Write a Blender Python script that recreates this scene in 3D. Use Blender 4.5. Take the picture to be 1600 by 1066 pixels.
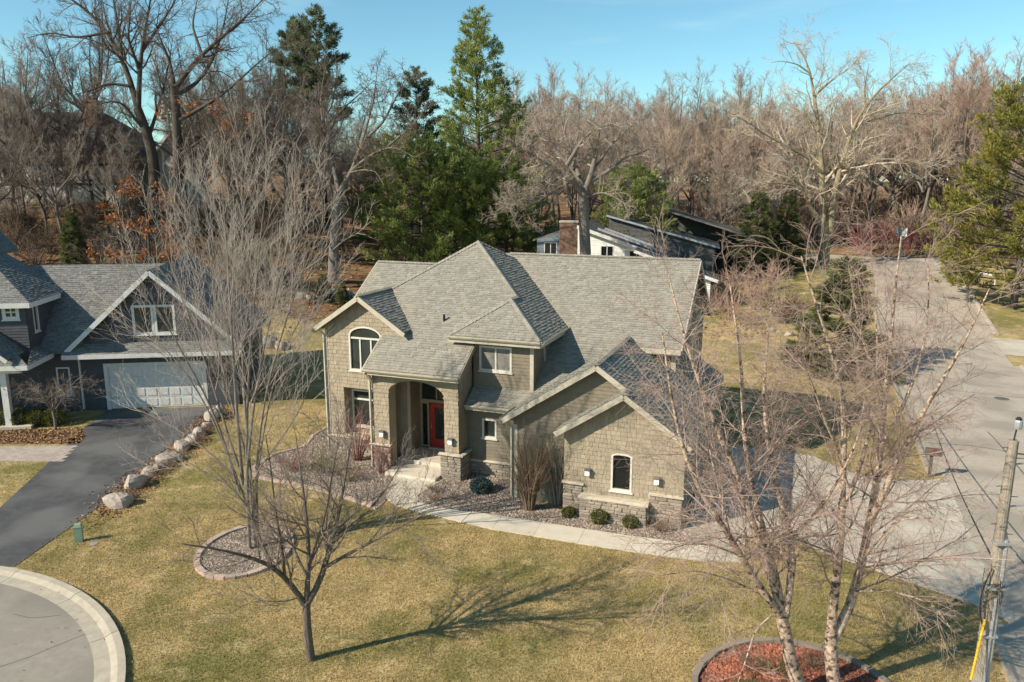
import bpy, math, random
import numpy as np

for o in list(bpy.data.objects): bpy.data.objects.remove(o)
SC = bpy.context.scene
COL = SC.collection
rng = np.random.default_rng(11)
random.seed(5)

# ------------------------------------------------------------------ camera, sky, sun, exposure
CAM_H = 12.5; FPX = 1220.0; PITCH = math.atan(250 / FPX)
cam = bpy.data.cameras.new('camera'); camo = bpy.data.objects.new('camera', cam); COL.objects.link(camo)
camo.location = (0, 0, CAM_H); camo.rotation_euler = (math.pi/2 - PITCH, 0, 0)
cam.sensor_width = 36; cam.lens = 36 * FPX / 1600; cam.clip_end = 3000; cam.clip_start = .1
SC.camera = camo
SUN_AZ = math.radians(25); SUN_EL = math.radians(34)
w = bpy.data.worlds.new('World'); SC.world = w; w.use_nodes = True
nt = w.node_tree; nt.nodes.clear()
sky = nt.nodes.new('ShaderNodeTexSky'); sky.sky_type = 'NISHITA'; sky.sun_disc = False
sky.sun_elevation = SUN_EL
sky.sun_rotation = math.atan2(-math.cos(SUN_AZ), -math.sin(SUN_AZ))
sky.altitude = 300; sky.air_density = 1.0; sky.dust_density = 0.15; sky.ozone_density = 3.0
bg = nt.nodes.new('ShaderNodeBackground'); bg.inputs[1].default_value = 0.1
wo = nt.nodes.new('ShaderNodeOutputWorld')
# thin cirrus veils, by direction
tc = nt.nodes.new('ShaderNodeTexCoord'); mp = nt.nodes.new('ShaderNodeMapping'); mp.inputs['Scale'].default_value = (2.2, 2.2, 16)
ns = nt.nodes.new('ShaderNodeTexNoise'); ns.inputs['Scale'].default_value = 1.6; ns.inputs['Detail'].default_value = 6
cr = nt.nodes.new('ShaderNodeMapRange'); cr.inputs[1].default_value = .56; cr.inputs[2].default_value = .8; cr.inputs[3].default_value = 0; cr.inputs[4].default_value = .3
mx = nt.nodes.new('ShaderNodeMix'); mx.data_type = 'RGBA'; mx.inputs[7].default_value = (6.5, 6.6, 6.6, 1)
L = nt.links.new
L(tc.outputs['Generated'], mp.inputs[0]); L(mp.outputs[0], ns.inputs[0]); L(ns.outputs[0], cr.inputs[0]); L(cr.outputs[0], mx.inputs[0])
tint = nt.nodes.new('ShaderNodeMix'); tint.data_type = 'RGBA'; tint.blend_type = 'MULTIPLY'; tint.inputs[0].default_value = 1; tint.inputs[7].default_value = (.76, 1.02, .93, 1)
L(sky.outputs[0], mx.inputs[6]); L(mx.outputs[2], tint.inputs[6]); L(tint.outputs[2], bg.inputs[0]); L(bg.outputs[0], wo.inputs[0])
sd = bpy.data.lights.new('sun', 'SUN'); sd.energy = 4.6; sd.angle = math.radians(.53); sd.color = (1, .90, .74)
so = bpy.data.objects.new('sun', sd); COL.objects.link(so); so.location = (-30, -20, 40)
so.rotation_euler = (math.pi/2 - SUN_EL, 0, SUN_AZ - math.pi/2)
SC.view_settings.view_transform = 'Standard'; SC.view_settings.look = 'None'
SC.view_settings.exposure = 0.7; SC.view_settings.gamma = 1
SC.render.engine = 'CYCLES'
SC.cycles.max_bounces = 5; SC.cycles.diffuse_bounces = 3; SC.cycles.transparent_max_bounces = 4

# ------------------------------------------------------------------ helpers
Fv = np.array([0, math.cos(PITCH), -math.sin(PITCH)]); Uv = np.array([0, math.sin(PITCH), math.cos(PITCH)]); CC = np.array([0, 0, CAM_H])
def ray(px, py): return np.array([(px-800)/FPX, 0, 0]) + Fv - Uv*(py-533)/FPX
def sst(t): t = np.clip(t, 0, 1); return t*t*(3-2*t)
def height(x, y):
    x = np.asarray(x, float); y = np.asarray(y, float)
    t = sst((y-46)/42.)
    return t*(4.0+7.0*sst(-x/45.)) + .065*np.clip(y-90, 0, 120) + .3*t*np.sin(x*.21+1)*np.cos(y*.17)
def gp(px, py):
    d = ray(px, py); t = 5.
    while t < 500:
        P = CC + d*t
        if P[2] < height(P[0], P[1]): break
        t += .05
    return P
def gz(px, py, z=0.):
    d = ray(px, py); return CC + d*(z-CAM_H)/d[2]
def vp(px, py, Y):
    d = ray(px, py); return CC + d*(Y/d[1])
HA = math.radians(-20.7)
ud = np.array([math.cos(HA), math.sin(HA), 0]); vd = np.array([-math.sin(HA), math.cos(HA), 0])
def uv(u, v, z=0.): return ud*u + vd*v + np.array([0, 0, z])

def nn(nodes, t): return nodes.new(t)
MATS = {}
def M(name, c1, c2=None, scale=6., detail=5, rough=.85, bump=0., bscale=None, island=0., orand=0., spec=.3, c3=None, scale3=.4, metal=0., lo=.35, hi=.65, stretch=None, t3=(.45,.62), trans=0.):
    m = bpy.data.materials.new(name); m.use_nodes = True; MATS[name] = m
    n = m.node_tree.nodes; l = m.node_tree.links.new; b = n['Principled BSDF']
    b.inputs['Roughness'].default_value = rough; b.inputs['Specular IOR Level'].default_value = spec; b.inputs['Metallic'].default_value = metal
    t = nn(n, 'ShaderNodeTexCoord'); src = t.outputs['Object']
    if stretch:
        mpn = nn(n, 'ShaderNodeMapping'); mpn.inputs['Scale'].default_value = stretch; l(src, mpn.inputs[0]); src = mpn.outputs[0]
    col = None
    if c2:
        a = nn(n, 'ShaderNodeTexNoise'); a.inputs['Scale'].default_value = scale; a.inputs['Detail'].default_value = detail; a.inputs['Roughness'].default_value = .65
        l(src, a.inputs[0])
        r = nn(n, 'ShaderNodeMapRange'); r.inputs[1].default_value = lo; r.inputs[2].default_value = hi; l(a.outputs[0], r.inputs[0])
        x = nn(n, 'ShaderNodeMix'); x.data_type = 'RGBA'; x.inputs[6].default_value = (*c1, 1); x.inputs[7].default_value = (*c2, 1); l(r.outputs[0], x.inputs[0]); col = x.outputs[2]
        if c3:
            a3 = nn(n, 'ShaderNodeTexNoise'); a3.inputs['Scale'].default_value = scale3; a3.inputs['Detail'].default_value = 3; l(t.outputs['Object'], a3.inputs[0])
            r3 = nn(n, 'ShaderNodeMapRange'); r3.inputs[1].default_value = t3[0]; r3.inputs[2].default_value = t3[1]; l(a3.outputs[0], r3.inputs[0])
            x3 = nn(n, 'ShaderNodeMix'); x3.data_type = 'RGBA'; x3.inputs[7].default_value = (*c3, 1); l(r3.outputs[0], x3.inputs[0]); l(col, x3.inputs[6]); col = x3.outputs[2]
    for amt, kind in ((island, 0), (orand, 1)):
        if not amt: continue
        g = nn(n, 'ShaderNodeNewGeometry' if kind == 0 else 'ShaderNodeObjectInfo')
        o = g.outputs['Random Per Island'] if kind == 0 else g.outputs['Random']
        r = nn(n, 'ShaderNodeMapRange'); r.inputs[3].default_value = 1-amt; r.inputs[4].default_value = 1+amt; l(o, r.inputs[0])
        x = nn(n, 'ShaderNodeMix'); x.data_type = 'RGBA'; x.blend_type = 'MULTIPLY'; x.inputs[0].default_value = 1
        if col: l(col, x.inputs[6])
        else: x.inputs[6].default_value = (*c1, 1)
        l(r.outputs[0], x.inputs[7]); col = x.outputs[2]
    if col: l(col, b.inputs['Base Color'])
    else: b.inputs['Base Color'].default_value = (*c1, 1)
    if trans:
        tr = nn(n, 'ShaderNodeBsdfTranslucent'); ms = nn(n, 'ShaderNodeMixShader'); ms.inputs[0].default_value = trans
        if col: l(col, tr.inputs[0])
        l(b.outputs[0], ms.inputs[1]); l(tr.outputs[0], ms.inputs[2]); l(ms.outputs[0], n['Material Output'].inputs[0])
    if bump:
        a = nn(n, 'ShaderNodeTexNoise'); a.inputs['Scale'].default_value = bscale or scale*3; a.inputs['Detail'].default_value = 5; l(src, a.inputs[0])
        k = nn(n, 'ShaderNodeBump'); k.inputs['Strength'].default_value = bump; k.inputs['Distance'].default_value = .05; l(a.outputs[0], k.inputs['Height']); l(k.outputs[0], b.inputs['Normal'])
    return m

M('shingle', (.30,.278,.23), (.228,.213,.178), 14, 3, .95, island=.14, c3=(.28,.256,.21), scale3=.35, bump=.3, bscale=90, spec=.15)
M('shingle_blue', (.235,.228,.21), (.15,.148,.142), 9, 3, .95, island=.2, bump=.3, bscale=90, spec=.15)
M('roof_dark', (.11,.108,.105), (.075,.074,.074), 3, 4, .9, island=.2, spec=.2)
M('roof_slab', (.16,.15,.13), (.12,.115,.10), 6)
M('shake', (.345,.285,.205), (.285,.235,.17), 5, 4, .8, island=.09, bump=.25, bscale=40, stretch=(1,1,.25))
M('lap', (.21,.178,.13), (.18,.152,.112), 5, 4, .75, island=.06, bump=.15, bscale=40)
M('lap_blue', (.085,.085,.095), (.067,.068,.077), 5, 4, .75, island=.08)
M('lap_white', (.74,.73,.68), (.62,.61,.57), 3, 4, .7, island=.05)
M('frame', (.62,.59,.52), (.55,.52,.45), 4, 4, .55)
M('trim', (.47,.42,.335), (.40,.36,.285), 4, 4, .6, bump=.05)
M('trim_tan', (.30,.25,.185), (.26,.225,.16), 4, 4, .6)
M('trim_white', (.66,.65,.62), (.56,.55,.53), 4, 4, .55)
M('soffit', (.30,.265,.2), (.26,.23,.17), 4)
M('glass', (.018,.024,.024), (.03,.04,.037), 1.2, 2, .04, spec=.7)
M('glass_dark', (.012,.014,.016), None, rough=.06, spec=.6)
M('blind', (.3,.28,.24), (.2,.19,.17), 2, 2, .6)
M('red_paint', (.36,.028,.02), (.30,.022,.017), 5, 3, .4, spec=.5)
M('metal', (.35,.35,.35), (.25,.25,.26), 8, 3, .4, metal=.8)
M('black', (.02,.02,.022), None, rough=.5)
M('lamp_white', (.8,.8,.78), None, rough=.4)
M('stone', (.36,.30,.235), (.27,.225,.18), 4, 5, .9, orand=.24, bump=.5, bscale=22)
M('stone_back', (.20,.17,.135), (.09,.08,.07), 8)
M('cap', (.55,.475,.37), (.45,.39,.30), 5, 5, .85, bump=.2)
M('boulder', (.44,.38,.32), (.24,.20,.165), 2.2, 6, .9, bump=.6, bscale=7, c3=(.42,.33,.27), scale3=1.1)
M('concrete', (.52,.46,.37), (.44,.39,.31), 2.2, 7, .9, bump=.12, bscale=60, c3=(.40,.355,.285), scale3=.5)
M('concrete_new', (.56,.50,.40), (.49,.435,.35), 2.5, 7, .9, bump=.1, bscale=60, orand=.05)
M('street_kerb', (.40,.345,.27), (.33,.285,.225), 3, 7, .9, orand=.06)
M('kerb', (.42,.37,.29), (.33,.29,.225), 3, 7, .9, bump=.1, bscale=50, orand=.05)
M('road', (.44,.375,.30), (.37,.318,.255), 5, 8, .95, bump=.2, bscale=120, c3=(.30,.258,.208), scale3=.35)
M('road_round', (.30,.265,.22), (.25,.222,.186), 4, 8, .95, bump=.25, bscale=120, c3=(.22,.197,.166), scale3=.3)
M('asphalt', (.085,.084,.085), (.055,.055,.058), 2.2, 9, .9, bump=.25, bscale=110, c3=(.12,.118,.115), scale3=.35)
M('paver', (.42,.35,.29), (.32,.265,.225), 7, 4, .9, orand=.12)
M('edging', (.47,.345,.28), (.38,.28,.23), 6, 5, .9, orand=.16, bump=.3)
M('edging_grey', (.27,.225,.175), (.20,.165,.13), 5, 5, .9, orand=.1, bump=.3)
M('gravel_base', (.22,.175,.14), (.12,.095,.075), 28, 3, .95, bump=.6, bscale=50)
M('gravel', (.36,.29,.23), (.25,.20,.16), 3, 2, .9, island=.5)
M('mulch', (.28,.095,.06), (.14,.055,.038), 22, 6, .95, bump=.9, bscale=40)
M('mulch_chip', (.36,.125,.075), (.20,.085,.055), .9, 2, .95, island=.5)
M('leaf_litter', (.36,.20,.09), (.22,.12,.06), 2, 2, .9, island=.5)
M('bark_dark', (.115,.095,.078), (.065,.053,.044), 7, 6, .95, bump=.7, bscale=20, stretch=(3,3,.6))
M('bark_grey', (.24,.21,.18), (.13,.112,.096), 7, 6, .95, bump=.7, bscale=18, stretch=(3,3,.6))
M('bark_tan', (.38,.31,.19), (.17,.135,.09), 3, 6, .95, bump=.7, bscale=10, stretch=(3,3,.5))
M('twig_grey', (.36,.295,.24), (.26,.215,.175), 2, 3, .9, orand=.14)
M('twig_pale', (.45,.345,.26), (.34,.258,.195), 1, 3, .9, orand=.2)
M('twig_pink', (.40,.26,.20), (.29,.19,.15), .6, 3, .9, orand=.2)
M('twig_dark', (.19,.148,.118), (.13,.10,.08), 2, 3, .9, orand=.15)
M('twig_maple', (.25,.20,.16), (.16,.128,.104), 2, 3, .9)
M('twig_birch', (.42,.305,.25), (.30,.215,.18), .8, 3, .9)
M('twig_red', (.30,.115,.105), (.20,.085,.08), 1, 3, .85, orand=.1)
M('twig_brown', (.24,.165,.11), (.16,.11,.075), 1, 3, .9, orand=.1)
M('oak_leaf', (.44,.19,.075), (.29,.115,.045), 1.5, 3, .8, island=.4, trans=.3)
M('pine', (.30,.325,.095), (.19,.24,.07), .55, 3, .7, island=.4, trans=.42)
M('pine_blue', (.19,.21,.11), (.12,.145,.08), .55, 3, .7, island=.35, trans=.42)
M('pine_gold', (.31,.275,.06), (.19,.185,.046), .55, 3, .7, island=.4, trans=.42)
M('spruce', (.18,.195,.075), (.12,.14,.052), .7, 3, .7, island=.4, trans=.42)
M('blue_spruce', (.09,.15,.135), (.06,.105,.10), 2, 3, .7, island=.3, trans=.3)
M('boxwood', (.16,.155,.04), (.085,.095,.025), 3, 3, .6, island=.4, trans=.3)
M('pole_wood', (.36,.31,.25), (.23,.195,.155), 5, 6, .9, bump=.5, bscale=14, stretch=(4,4,.25))
M('galv', (.46,.47,.48), (.34,.35,.36), 5, 4, .45, metal=.4)
M('yellow', (.66,.40,.02), None, rough=.5)
M('cable', (.03,.03,.032), None, rough=.6)
M('pedestal', (.27,.36,.26), (.22,.30,.22), 5, 3, .5)
M('mailbox_mat', (.12,.085,.07), (.09,.065,.055), 6, 4, .6)
M('brick', (.24,.14,.10), (.17,.10,.07), 6, 4, .9, island=.25)
M('mortar', (.36,.31,.26), None)
M('stucco', (.50,.48,.43), (.42,.40,.36), 2, 4, .9)
M('timber', (.05,.038,.03), None)
M('blade', (.54,.40,.195), (.37,.285,.125), .5, 7, .9, island=.5, c3=(.225,.205,.068), scale3=.2, lo=.38, hi=.60, t3=(.46,.62), trans=.3)
# birch bark: cream with peeling dark and salmon bands
def birch_mat():
    m = M('birch_bark', (.64,.49,.37), (.38,.25,.18), 5, 6, .85, bump=.8, bscale=16, c3=(.13,.09,.07), scale3=7, lo=.46, hi=.60, stretch=(2.2,2.2,3.2), t3=(.53,.60))
birch_mat()
def ground_mat():
    m = bpy.data.materials.new('lawn_ground'); m.use_nodes = True; MATS['ground'] = m
    n = m.node_tree.nodes; l = m.node_tree.links.new; b = n['Principled BSDF']; b.inputs['Roughness'].default_value = .95; b.inputs['Specular IOR Level'].default_value = .1
    t = nn(n, 'ShaderNodeTexCoord')
    def noise(s, d=5): a = nn(n, 'ShaderNodeTexNoise'); a.inputs['Scale'].default_value = s; a.inputs['Detail'].default_value = d; a.inputs['Roughness'].default_value = .62; l(t.outputs['Object'], a.inputs[0]); return a.outputs[0]
    def rngn(o, a, b_): r = nn(n, 'ShaderNodeMapRange'); r.inputs[1].default_value = a; r.inputs[2].default_value = b_; l(o, r.inputs[0]); return r.outputs[0]
    def mix(f, a, b_):
        x = nn(n, 'ShaderNodeMix'); x.data_type = 'RGBA'; l(f, x.inputs[0])
        for i, c in ((6, a), (7, b_)):
            if isinstance(c, tuple): x.inputs[i].default_value = (*c, 1)
            else: l(c, x.inputs[i])
        return x.outputs[2]
    straw = mix(rngn(noise(1.6, 10), .38, .60), (.49,.36,.17), (.34,.255,.115))
    green = mix(rngn(noise(7, 6), .4, .6), (.235,.21,.07), (.165,.155,.05))
    lawn = mix(rngn(noise(.2, 10), .45, .62), straw, green)
    lawn = mix(rngn(noise(11, 8), .50, .66), lawn, (.14,.105,.045))
    lawn = mix(rngn(noise(.9, 8), .55, .72), lawn, (.52,.40,.21))
    litter = mix(rngn(noise(3, 8), .4, .6), (.24,.135,.068), (.10,.058,.034))
    litter = mix(rngn(noise(.25, 4), .45, .65), litter, (.29,.19,.10))
    at = nn(n, 'ShaderNodeAttribute'); at.attribute_name = 'litter'
    f = nn(n, 'ShaderNodeMath'); f.operation = 'ADD'; l(at.outputs['Fac'], f.inputs[0])
    k = nn(n, 'ShaderNodeMath'); k.operation = 'MULTIPLY_ADD'; k.inputs[1].default_value = .9; k.inputs[2].default_value = -.45; l(noise(.6, 6), k.inputs[0]); l(k.outputs[0], f.inputs[1])
    l(mix(rngn(f.outputs[0], .4, .6), lawn, litter), b.inputs['Base Color'])
    bp = nn(n, 'ShaderNodeBump'); bp.inputs['Strength'].default_value = .8; bp.inputs['Distance'].default_value = .06; l(noise(16, 6), bp.inputs['Height']); l(bp.outputs[0], b.inputs['Normal'])
ground_mat()

def np_mesh(name, V, F, smooth=False):
    """V (n,3); F list of arrays of faces with equal corner counts"""
    me = bpy.data.meshes.new(name)
    V = np.ascontiguousarray(V, np.float32); F = [np.asarray(f, np.int32) for f in F if len(f)]
    me.vertices.add(len(V)); me.vertices.foreach_set('co', V.ravel())
    lo = np.concatenate([f.ravel() for f in F]); tot = np.concatenate([np.full(len(f), f.shape[1], np.int32) for f in F])
    me.loops.add(len(lo)); me.loops.foreach_set('vertex_index', lo)
    me.polygons.add(len(tot)); st = np.concatenate([[0], np.cumsum(tot)[:-1]]).astype(np.int32)
    me.polygons.foreach_set('loop_start', st); me.polygons.foreach_set('loop_total', tot)
    if smooth: me.polygons.foreach_set('use_smooth', np.ones(len(tot), bool))
    me.update(calc_edges=True); return me
def link(name, me, mat=None, parent=None, label=None, cat=None, group=None, kind=None):
    if mat is not None and not me.materials: me.materials.append(MATS[mat])
    o = bpy.data.objects.new(name, me); COL.objects.link(o)
    if parent is not None: o.parent = parent
    return tag(o, label, cat, group, kind)
def tag(o, label=None, cat=None, group=None, kind=None):
    if label: o['label'] = label
    if cat: o['category'] = cat
    if group: o['group'] = group
    if kind: o['kind'] = kind
    return o
def empty(name, loc, rz=0., label=None, cat=None, group=None, kind=None):
    o = bpy.data.objects.new(name, None); COL.objects.link(o); o.location = loc; o.rotation_euler = (0, 0, rz); o.empty_display_size = .3
    return tag(o, label, cat, group, kind)
def copy_tree(o, parent=None):
    c = o.copy(); COL.objects.link(c); c.parent = parent
    for ch in o.children: copy_tree(ch, c)
    return c

class MB:
    def __init__(s): s.v = []; s.f = []
    def add(s, V, F):
        k = len(s.v); s.v += [tuple(map(float, p)) for p in V]; s.f += [tuple(i+k for i in f) for f in F]; return s
    def box(s, a, b):
        (x0,y0,z0), (x1,y1,z1) = a, b
        return s.add([(x0,y0,z0),(x1,y0,z0),(x1,y1,z0),(x0,y1,z0),(x0,y0,z1),(x1,y0,z1),(x1,y1,z1),(x0,y1,z1)],
                     [(0,3,2,1),(4,5,6,7),(0,1,5,4),(1,2,6,5),(2,3,7,6),(3,0,4,7)])
    def prism(s, poly, d):
        """poly: list of 3d points, extruded by vector d"""
        n = len(poly); P = [np.array(p, float) for p in poly]; Q = [p + np.array(d) for p in P]
        return s.add(P+Q, [tuple(range(n))[::-1], tuple(range(n, 2*n))] + [(i, (i+1) % n, n+(i+1) % n, n+i) for i in range(n)])
    def bar(s, p, q, w_, h_, up=(0,0,1)):
        p = np.array(p, float); q = np.array(q, float); t = q-p; t /= np.linalg.norm(t); up = np.array(up, float)
        sx = np.cross(t, up); sx /= np.linalg.norm(sx); uu = np.cross(sx, t)
        V = [e + sx*a*w_/2 + uu*b*h_/2 for e in (p, q) for a, b in ((-1,-1),(1,-1),(1,1),(-1,1))]
        return s.add(V, [(0,3,2,1),(4,5,6,7),(0,1,5,4),(1,2,6,5),(2,3,7,6),(3,0,4,7)])
    def tube(s, pts, r, n=8):
        P = np.array(pts, float)[None]; R = np.full((1, P.shape[1]), r) if np.isscalar(r) else np.array(r, float)[None]
        V, F = skin(P, R, n); F = [tuple(f) for f in F]
        m = P.shape[1]; F += [tuple(range(n))[::-1], tuple(range((m-1)*n, m*n))]
        return s.add(V, F)
    def lathe(s, c, prof, n=12):
        V = []; m = len(prof)
        for r, z in prof:
            for k in range(n): V.append((c[0]+r*math.cos(2*math.pi*k/n), c[1]+r*math.sin(2*math.pi*k/n), c[2]+z))
        F = [(j*n+k, j*n+(k+1) % n, (j+1)*n+(k+1) % n, (j+1)*n+k) for j in range(m-1) for k in range(n)]
        F += [tuple(range(n))[::-1], tuple(range((m-1)*n, m*n))]
        return s.add(V, F)
    def mesh(s, name, off=(0,0,0)):
        me = bpy.data.meshes.new(name); o = np.array(off, float)
        me.from_pydata([tuple(np.array(p)-o) for p in s.v], [], s.f); me.update(); return me
    def build(s, name, mat, parent=None, off=(0,0,0), **kw):
        return link(name, s.mesh(name, off), mat, parent, **kw)

def skin(P, R, n):
    """P (N,K,3) polylines, R (N,K) radii -> verts, quads"""
    N, K, _ = P.shape
    T = np.gradient(P, axis=1); T /= np.linalg.norm(T, axis=2, keepdims=True)+1e-9
    D = P[:, -1]-P[:, 0]; ref = np.zeros((N, 3)); ref[np.arange(N), np.argmin(np.abs(D), axis=1)] = 1
    A = np.cross(T, ref[:, None, :]); A /= np.linalg.norm(A, axis=2, keepdims=True)+1e-9
    B = np.cross(T, A)
    th = np.arange(n)*2*np.pi/n
    V = P[:, :, None, :] + R[:, :, None, None]*(A[:, :, None, :]*np.cos(th)[None, None, :, None] + B[:, :, None, :]*np.sin(th)[None, None, :, None])
    base = (np.arange(N)[:, None, None]*K + np.arange(K-1)[None, :, None])*n
    k = np.arange(n)[None, None, :]; k2 = (k+1) % n
    F = np.stack([base+k, base+k2, base+n+k2, base+n+k], -1).reshape(-1, 4)
    return V.reshape(-1, 3), F

# ------------------------------------------------------------------ ground
gx = np.unique(np.concatenate([np.arange(-70, 80, 1.25), np.linspace(-500, -70, 22), np.linspace(80, 500, 22)]))
gy = np.unique(np.concatenate([np.arange(-10, 120, 1.25), np.linspace(-120, -10, 8), np.linspace(120, 900, 30)]))
X, Y = np.meshgrid(gx, gy); Z = height(X, Y)
nx, ny = len(gx), len(gy)
idx = (np.arange(ny-1)[:, None]*nx + np.arange(nx-1)[None, :])
GF = np.stack([idx, idx+1, idx+nx+1, idx+nx], -1).reshape(-1, 4)
gme = np_mesh('ground', np.stack([X, Y, Z], -1).reshape(-1, 3), [GF], True)
lit = sst((Y-52-.10*np.abs(X))/14.)*np.where(X > 12, sst((Y-78)/10.), 1)
lit = np.maximum(lit, sst((-X-19)/4)*sst((Y-42)/5))
att = gme.attributes.new('litter', 'FLOAT', 'POINT'); att.data.foreach_set('value', lit.ravel().astype(np.float32))
link('ground', gme, 'ground', kind='structure')

def sheet(name, pts, z, thick, mat, parent=None, **kw):
    mb = MB(); mb.prism([(p[0], p[1], z-thick) for p in pts], (0, 0, thick)); return mb.build(name, mat, parent, **kw)
# street to the right, following the land (runs along the house's depth direction)
def strip(name, u0, u1, v0, v1, dz, mat, n=60, **kw):
    vs = np.linspace(v0, v1, n); us = np.linspace(u0, u1, 7); V = []
    for v in vs:
        for u in us:
            p = uv(u, v); V.append((p[0], p[1], float(height(p[0], p[1]))+dz))
    m = len(us); F = [(j*m+i, j*m+i+1, (j+1)*m+i+1, (j+1)*m+i) for j in range(n-1) for i in range(m-1)]
    mb = MB(); mb.add(V, F); return mb.build(name, mat, **kw)
strip('street', 6.15, 13.6, -10, 97, .03, 'road', 110, kind='structure')
strip('side_driveway', 13.6, 40, 63.0, 67.5, .035, 'concrete', 12, kind='structure')
# cross drive far behind, curving left
def path_strip(name, pts, wd, dz, mat, **kw):
    P = np.array(pts, float); V = []; t = np.gradient(P, axis=0); t /= np.linalg.norm(t, axis=1)[:, None]
    nrm = np.stack([-t[:, 1], t[:, 0]], -1)
    for k in np.linspace(-.5, .5, 5):
        q = P + nrm*wd*k; V += [(x, y, float(height(x, y))+dz) for x, y in q]
    n = len(P); F = [(j*n+i, j*n+i+1, (j+1)*n+i+1, (j+1)*n+i) for j in range(4) for i in range(n-1)]
    mb = MB(); mb.add(V, F); return mb.build(name, mat, **kw)
a0 = gp(1440, 425)[:2]; a1 = gp(1370, 408)[:2]; a2 = gp(1290, 404)[:2]; a3 = gp(1240, 402)[:2]
tt = np.linspace(0, 1, 14)[:, None]
bz = (1-tt)**3*a0 + 3*(1-tt)**2*tt*a1 + 3*(1-tt)*tt**2*a2 + tt**3*a3
path_strip('far_driveway', bz, 6.5, .06, 'road', kind='structure')
# kerb along the street, left side
kb = empty('street_kerb', uv(6, 40), 0, kind='structure')
def kerb_piece(pts, parent, mat='kerb'):
    """pts: list of (x,y,z) along, with outward normals; piece = low gutter to raised top"""
    P = np.array([p[0] for p in pts]); N_ = np.array([p[1] for p in pts]); V = []
    prof = [(0, -.05), (0, .018), (.32, .03), (.46, .11), (.62, .125), (.62, -.05)]
    for p, q in zip(P, N_):
        for a, z in prof: V.append(p + q*a + np.array([0, 0, z]))
    m = len(prof); n = len(P); F = [(i*m+j, (i+1)*m+j, (i+1)*m+j+1, i*m+j+1) for i in range(n-1) for j in range(m-1)]
    F += [tuple(range(m)), tuple(range((n-1)*m, n*m))[::-1]]
    mb = MB(); mb.add(V, F); o = mb.build('kerb_segment', mat, None); o.parent = parent; o.matrix_parent_inverse = parent.matrix_world.inverted(); return o
bpy.context.view_layer.update()
for v0 in np.arange(36.6, 76, 3.03):
    pts = []
    for v in np.linspace(v0, v0+3.0, 3):
        p = uv(6.16, v); p[2] = float(height(p[0], p[1])) + .012; pts.append((p, -ud))
    kerb_piece(pts, kb, 'street_kerb')
for v0 in np.arange(12, 24, 3.03):
    kerb_piece([(uv(6.16, v, .012), -ud) for v in (v0, v0+1.5, v0+3.0)], kb, 'street_kerb')
kr = empty('street_kerb', uv(13.6, 50), 0, kind='structure'); bpy.context.view_layer.update()
for v0 in list(np.arange(30, 60, 3.03)) + list(np.arange(68.5, 90, 3.03)):
    pts = []
    for v in (v0, v0+1.5, v0+3.0):
        p = uv(13.59, v); p[2] = float(height(p[0], p[1])) + .012; pts.append((p, ud))
    kerb_piece(pts, kr, 'street_kerb')
# cul-de-sac
CX, CY = -19.1, 13.85
th = np.linspace(0, 2*math.pi, 96, endpoint=False)
sheet('cul_de_sac', [(CX+9.33*math.cos(t), CY+9.33*math.sin(t)) for t in th], .014, .05, 'road_round', kind='structure')
ck = empty('cul_de_sac_kerb', (CX, CY, 0), 0, kind='structure'); bpy.context.view_layer.update()
da = 2.95/9.6
for a in np.arange(-1.2, 2.6, da):
    ts = np.linspace(a, a+da-.0022, 7)
    kerb_piece([(np.array([CX+9.3*math.cos(t), CY+9.3*math.sin(t), 0]), np.array([math.cos(t)*1.2, math.sin(t)*1.2, 0])) for t in ts], ck)
# tar-sealed crack lines in the cul-de-sac
def ribbon(name, pts, wd, z, mat, parent=None, **kw):
    P = np.array(pts, float); t = np.gradient(P, axis=0); t /= np.linalg.norm(t, axis=1)[:, None]; nrm = np.stack([-t[:, 1], t[:, 0]], -1)
    V = [(x, y, z) for x, y in P+nrm*wd/2] + [(x, y, z) for x, y in P-nrm*wd/2]; n = len(P)
    mb = MB(); mb.add(V, [(i+1, i, n+i, n+i+1) for i in range(n-1)]); return mb.build(name, mat, parent, **kw)
M('tar', (.09,.085,.08), (.14,.13,.12), 6)
c0 = gz(0, 1043)[:2]; c1 = gz(45, 1028)[:2]; c2 = gz(100, 1005)[:2]; c3 = gz(150, 985)[:2]
for q_ in ([(20,960),(45,966),(60,966),(95,962)],):
    ribbon('pavement_crack', [gz(*a)[:2] for a in q_], .022, .0185, 'tar', kind='structure')
ribbon('pavement_crack', [c0, (c0+c1)/2+.03, c1, (c1+c2)/2-.04, c2, (c2+c3)/2+.03, c3], .02, .0185, 'tar', kind='structure')

for k_, pts_ in enumerate(([(7.2,26.5),(7.5,28.2),(7.3,30),(7.6,31.8)], [(9.0,22),(9.3,26),(9.1,31),(9.5,37),(9.2,44)], [(6.3,41),(8.0,41.3),(10,40.8),(13.5,41.2)], [(10.6,30),(11.0,34),(10.8,38)], [(6.3,52),(9,52.4),(13.5,51.8)])):
    Q_ = np.array([uv(*p)[:2] for p in pts_]); tq = np.linspace(0, len(Q_)-1, 6*len(Q_)); R_ = np.stack([np.interp(tq, np.arange(len(Q_)), Q_[:, c]) for c in (0, 1)], -1)+np.random.default_rng(k_).normal(size=(len(tq), 2))*.03
    mb = MB(); P_ = R_; t_ = np.gradient(P_, axis=0); t_ /= np.linalg.norm(t_, axis=1)[:, None]; nr_ = np.stack([-t_[:, 1], t_[:, 0]], -1); wv = .032
    V_ = [(x, y, float(height(x, y))+.037) for x, y in P_+nr_*wv]+[(x, y, float(height(x, y))+.037) for x, y in P_-nr_*wv]; n_ = len(P_); mb.add(V_, [(i+1, i, n_+i, n_+i+1) for i in range(n_-1)]); mb.build('pavement_crack', 'tar', kind='structure')
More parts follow.
